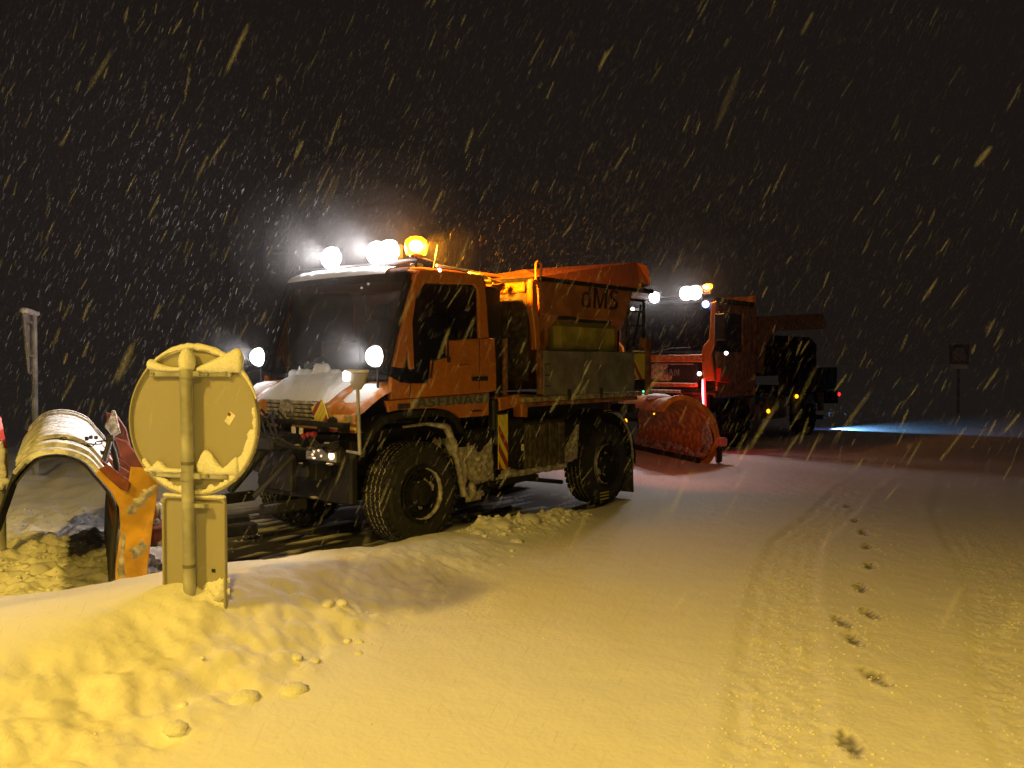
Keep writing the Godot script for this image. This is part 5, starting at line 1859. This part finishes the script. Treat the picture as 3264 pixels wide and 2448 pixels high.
# ---------------------------------------------------------------- smaller signs and posts
func other_signs():
	# triangular sign seen almost edge on
	var gx := -5.95
	var gz := -11.0
	var S := frame(Vector3(gx, 0, gz), Vector3(0.35, 0, 0.937))
	var t := thing("triangular_sign", "give-way triangle seen nearly edge-on, snow on top, on the left berm", "road sign", S)
	var m := mb()
	m.tube([V(0, gh(gx, gz) - 0.2, 0), V(0, 2.42, 0)], 0.036, 12)
	part("post", m, M.galvanised, t)
	m = mb()
	m.prism([V2(-0.43, 2.44), V2(0.43, 2.44), V2(0.45, 2.40), V2(0.03, 1.70), V2(-0.03, 1.70), V2(-0.45, 2.40)], 0.045, 0.055, 0.003)
	var pl := part("triangle_plate", m, M.sign_back, t)
	m = mb()
	m.tube([V(-0.43, 2.43, 0.06), V(-0.03, 1.71, 0.06), V(0.03, 1.71, 0.06), V(0.43, 2.43, 0.06), V(-0.43, 2.43, 0.06)], 0.016, 6)
	part("plate_edge", m, M.galvanised, pl)
	m = mb()
	m.box(V(0, 1.92, 0.02), V(0.22, 0.03, 0.05), 0.005)
	m.box(V(0, 2.33, 0.02), V(0.5, 0.03, 0.05), 0.005)
	pieces("clamp_rail", m, M.galvanised, t)
	m = mb()
	for k in 22:
		m.blob(V(lerpf(-0.43, 0.43, k / 21.0), 2.46, 0.04), V(0.04, 0.035, 0.05), nz, 0.4)
	part("sign_snow", m, M.snow, pl)
	# red and yellow marker post at the left edge
	var mx := -4.66
	var mz := -8.0
	t = thing("marker_post", "red and yellow marker post with snow on it at the left edge", "marker post", Transform3D(Basis(), V(mx, 0, mz)))
	m = mb()
	m.tube([V(0, 0.0, 0), V(0, 0.72, 0)], 0.05, 10)
	part("post", m, M.galvanised, t)
	m = mb()
	m.box(V(0, 0.90, 0), V(0.13, 0.32, 0.10), 0.02)
	part("yellow_panel", m, M.safety_yellow, t)
	m = mb()
	m.prism([V2(-0.07, 1.06), V2(0.05, 1.06), V2(0.0, 1.34), V2(-0.07, 1.40)], -0.05, 0.05, 0.01)
	part("red_panel", m, M.red_paint, t)
	m = mb()
	for k in 8:
		m.blob(V(0.045 + rng.randf_range(-0.01, 0.025), lerpf(0.74, 1.08, k / 7.0), 0.05), V(0.035, 0.05, 0.03), nz, 0.3)
	m.blob(V(0.08, 0.765, 0.05), V(0.05, 0.035, 0.04), nz, 0.3)
	part("panel_snow", m, M.snow, t)
	# far sign on the right
	t = thing("far_sign", "faint grey two-panel road sign in the dark at the far right", "road sign", Transform3D(Basis(Vector3.UP, -0.3), V(16.2, 0, -32.0)))
	m = mb()
	m.tube([V(0, gh(16.2, -32.0) - 0.2, -0.06), V(0, 2.4, -0.06)], 0.05, 10)
	part("post", m, M.galvanised, t)
	one("upper_panel", m, M.grey, t, V(0, 2.12, 0), V(0.66, 0.70, 0.02), 0.01)
	m = mb()
	m.prism([V2(-0.2, 1.86), V2(0.2, 1.86), V2(0.24, 2.1), V2(0.15, 2.36), V2(-0.12, 2.36), V2(-0.24, 2.1)], 0.011, 0.016, 0.002)
	part("panel_symbol", m, M.dirty_snow, t)
	one("lower_panel", m, M.white_paint, t, V(0, 1.66, 0), V(0.62, 0.14, 0.02), 0.01)
	# sign post outside the frame whose shadow crosses the bank
	var sx := -3.8
	var sz := -3.57
	t = thing("bank_post", "bare grey post with a snow cap on the bank beside the lamp", "post", Transform3D(Basis(), V(sx, 0, sz)))
	m = mb()
	m.tube([V(0, gh(sx, sz) - 0.2, 0), V(0, 3.35, 0)], 0.036, 12)
	part("post", m, M.galvanised, t)
	m = mb()
	m.blob(V(0, 3.36, 0), V(0.05, 0.04, 0.05), nz, 0.2)
	part("post_snow", m, M.snow, t)

# ---------------------------------------------------------------- lumps on the bank, crumbs on the road, falling flakes
func snow_lumps():
	var spots := [[-1.22, -4.9, 0.07, "round snow lump, largest of those at the foot of the bank"], [-1.27, -6.05, 0.05, "snow lump on the bank slope, behind two small lumps"], [-1.30, -5.28, 0.04, "small snow lump, left one of a pair at the bank's foot"], [-1.20, -5.33, 0.035, "small snow lump, right one of a pair at the bank's foot"], [-0.97, -5.55, 0.03, "little snow lump on the road right of the pair"], [-1.66, -4.30, 0.06, "flat snow lump low on the bank near the picture's bottom"], [-1.45, -4.75, 0.07, "broad snow lump on the slope left of the largest lump"], [0.20, -9.75, 0.12, "tallest snow clod beside the front truck, between its wheels"], [-0.10, -9.3, 0.09, "snow clod next to the tallest one beside the front truck"], [-0.35, -9.05, 0.07, "snow clod behind the front wheel of the nearer truck"], [0.05, -8.95, 0.06, "low snow clod nearest the camera among those beside the truck"], [-1.0, -5.75, 0.028, "tiny snow lump on the road behind the pair"]]
	for q in spots:
		var m := mb()
		var r: float = q[2]
		m.blob(V(0, 0, 0), V(r * 1.15, r * 0.6, r * 0.95), nz, 0.3, 14, 20)
		var o := MeshInstance3D.new()
		o.name = numbered("snow_lump")
		o.mesh = m.mesh()
		o.material_override = M.snow
		o.position = V(q[0], gh(q[0], q[1]) - r * 0.05, q[1])
		o.rotation.y = rng.randf() * TAU
		add_child(o)
		tag(o, q[3], "snow lump", "snow lumps along the bank and truck")
	# crumbs thrown up by wheels: many small pieces
	var base := mb()
	base.blob(V(0, 0, 0), V(1, 0.7, 1), nz, 0.4, 5, 7)
	var list := []
	for k in 7000:
		var p: Vector2
		var r := 0.002 + 0.006 * pow(rng.randf(), 2.0)
		var w := rng.randf()
		if w < 0.42:
			var u := rng.randf() * 5.0
			var i := int(u)
			p = LTRACK[i].lerp(LTRACK[i + 1], u - i) + Vector2(rng.randfn(0.0, 0.19), rng.randf_range(-0.2, 0.2))
		elif w < 0.66:
			var u := rng.randf() * 4.0
			var i := int(u)
			p = RTRACK[i].lerp(RTRACK[i + 1], u - i) + Vector2(rng.randfn(0.0, 0.26), rng.randf_range(-0.2, 0.2))
		elif w < 0.72:
			var f: Vector3 = STEPS[rng.randi() % STEPS.size()]
			p = Vector2(f.x, f.y) + Vector2(rng.randfn(0.0, 0.10), rng.randfn(0.08, 0.12))
			r *= 1.2
		elif w < 0.75:
			p = Vector2(rng.randf_range(-1.2, 3.0), -rng.randf_range(2.4, 8.0))
		elif w < 0.756:
			var u := rng.randf() * 5.0
			p = TOE + TOED * u + TOEN * rng.randf_range(0.0, 0.55)
			r = 0.006 + 0.028 * pow(rng.randf(), 5.0)
		elif w < 0.92:
			p = Vector2(rng.randf_range(-5.5, -2.7), -rng.randf_range(6.0, 9.8))
			r = 0.006 + 0.022 * pow(rng.randf(), 4.0)
		elif w < 0.97:
			p = Vector2(rng.randf_range(-4.0, 4.0), -rng.randf_range(2.4, 9.0))
			r = 0.002 + 0.003 * rng.randf()
		else:
			var c: Vector3 = T1 * V(rng.randf_range(0.5, 2.6), 0, rng.randf_range(1.05, 1.55))
			p = Vector2(c.x, c.z)
			r = 0.006 + 0.03 * pow(rng.randf(), 4.0)
		list.append(Transform3D(Basis(Vector3.UP, rng.randf() * TAU).scaled(Vector3(r, r, r) * rng.randf_range(0.8, 1.3)), V(p.x, gh(p.x, p.y) + r * 0.3, p.y)))
	multi("snow_crumbs", base.mesh(), list, M.pebbled_snow, "crumbs of broken snow in the wheel tracks and by the plough", "snow crumbs")

func multi(called: String, mesh: Mesh, list: Array, m: Material, label: String, category: String):
	var mm := MultiMesh.new()
	mm.transform_format = MultiMesh.TRANSFORM_3D
	mm.mesh = mesh
	mm.instance_count = list.size()
	for i in list.size(): mm.set_instance_transform(i, list[i])
	var o := MultiMeshInstance3D.new()
	o.name = called
	o.multimesh = mm
	o.material_override = m
	add_child(o)
	tag(o, label, category, "", "stuff")

func falling_snow():
	# a clump of wet snow, drawn out by the wind
	var m := mb()
	var ring := []
	for s in [[-0.5, 0.0], [-0.3, 0.85], [0.05, 1.0], [0.32, 0.8], [0.5, 0.0]]:
		var r := PackedVector3Array()
		for k in 5:
			var a := TAU * (k % 4) / 4
			r.append(V(cos(a) * s[1], s[0], sin(a) * s[1]))
		ring.append(r)
	for i in ring.size() - 1:
		for k in 4:
			var o: Vector3 = ring[i][k] + ring[i][k + 1] + ring[i + 1][k]
			o.y *= 0.2
			m.tri(ring[i][k], ring[i][k + 1], ring[i + 1][k + 1], o)
			m.tri(ring[i][k], ring[i + 1][k + 1], ring[i + 1][k], o)
	var r2 := RandomNumberGenerator.new()
	r2.seed = 4242
	flakes("falling_snow", m.mesh(), M.flake, 380000, 0.0014, 0.03, 0.08, r2, "slanting fine snowfall all through the dark air")
	flakes("falling_snow_clumps", m.mesh(), M.flake_clear, 18000, 0.0013, 0.03, 0.09, r2, "brighter single streaks of snow among the fine snowfall")
	flakes("falling_big_flakes", m.mesh(), M.flake_big, 1000, 0.0065, 0.09, 0.15, r2, "large wet flakes falling near and far among the fine snow")

func flakes(called: String, mesh: Mesh, mt: Material, count: int, wide: float, l0: float, l1: float, r2: RandomNumberGenerator, label: String):
	var list := []
	var i1 := T1.affine_inverse()
	var i2 := T2.affine_inverse()
	while list.size() < count:
		var p := V(r2.randf_range(-15.0, 17.0), r2.randf_range(0.0, 10.0), r2.randf_range(-27.0, 0.5))
		if p.distance_to(Vector3(0, 1.85, 0)) < 0.7: continue
		var a := i1 * p
		if a.x > -0.8 and a.x < 5.2 and absf(a.z) < 1.1 and a.y < 2.9: continue
		a = i2 * p
		if a.x > 0.0 and a.x < 7.3 and a.z < 0.0 and a.z > -2.5 and a.y < 3.1: continue
		var d := V(0.50 + r2.randfn(0.0, 0.10), 1.0, 0.10 + r2.randfn(0.0, 0.16)).normalized()
		var x := d.cross(V(0, 0, 1)).normalized()
		var z := x.cross(d)
		var l := r2.randf_range(l0, l1)
		var w := wide * exp(r2.randfn(0.0, 0.4))
		list.append(Transform3D(Basis(x * w, d * l, z * w), p))
	multi(called, mesh, list, mt, label, "snowfall")

# mist volumes added to give the lamps of both trucks their glow
func mist():
	var m := FogMaterial.new()
	m.density = 0.0008
	m.albedo = Color(0.95, 0.95, 0.97)
	for q in [[T1 * V(-0.9, 2.3, 0.0), V(9.0, 6.0, 9.0), "thin mist added for lamp glow at the nearer truck's front"], [T2 * V(-0.6, 2.8, -1.0), V(6.0, 4.0, 6.0), "thin mist added for lamp glow at the rear truck's front"]]:
		var f := FogVolume.new()
		f.name = numbered("added_glow_mist")
		f.shape = RenderingServer.FOG_VOLUME_SHAPE_ELLIPSOID
		f.size = q[1]
		f.material = m
		add_child(f)
		f.position = q[0]
		tag(f, q[2], "mist", "", "stuff")
	var group := "mist added for the halos of the truck lamps"
	for q in [[T1 * V(0.03, 2.99, -0.36), 1.0, "mist added as halo round the left roof lamp of the nearer truck"], [T1 * V(0.03, 2.99, 0.47), 1.0, "mist added as halo round the right pair of roof lamps on the nearer truck"], [T1 * V(-0.50, 1.90, 0.95), 0.7, "mist added as halo round the driving lamp right of the nearer truck's bonnet"], [T1 * V(-0.50, 1.90, -0.95), 0.7, "mist added as halo round the driving lamp next to the round sign"], [T2 * V(-0.03, 3.25, -0.56), 1.2, "mist added as halo round the pair of roof lamps on the rear truck"], [T2 * V(-0.03, 3.22, -1.42), 0.9, "mist added as halo round the single roof lamp on the rear truck"]]:
		var k: float = q[1]
		for w in [[0.6, 0.014], [0.95, 0.012], [1.4, 0.008], [2.1, 0.004]]:  # nested fog balls added as a soft glow round each lamp
			var s := FogMaterial.new()
			s.density = w[1] / k
			s.albedo = Color(0.96, 0.96, 0.97)
			var f := FogVolume.new()
			f.name = numbered("lamp_halo_mist")
			f.shape = RenderingServer.FOG_VOLUME_SHAPE_ELLIPSOID
			f.size = Vector3.ONE * (w[0] * k)
			f.material = s
			add_child(f)
			f.position = q[0]
			tag(f, q[2], "mist", group, "stuff")
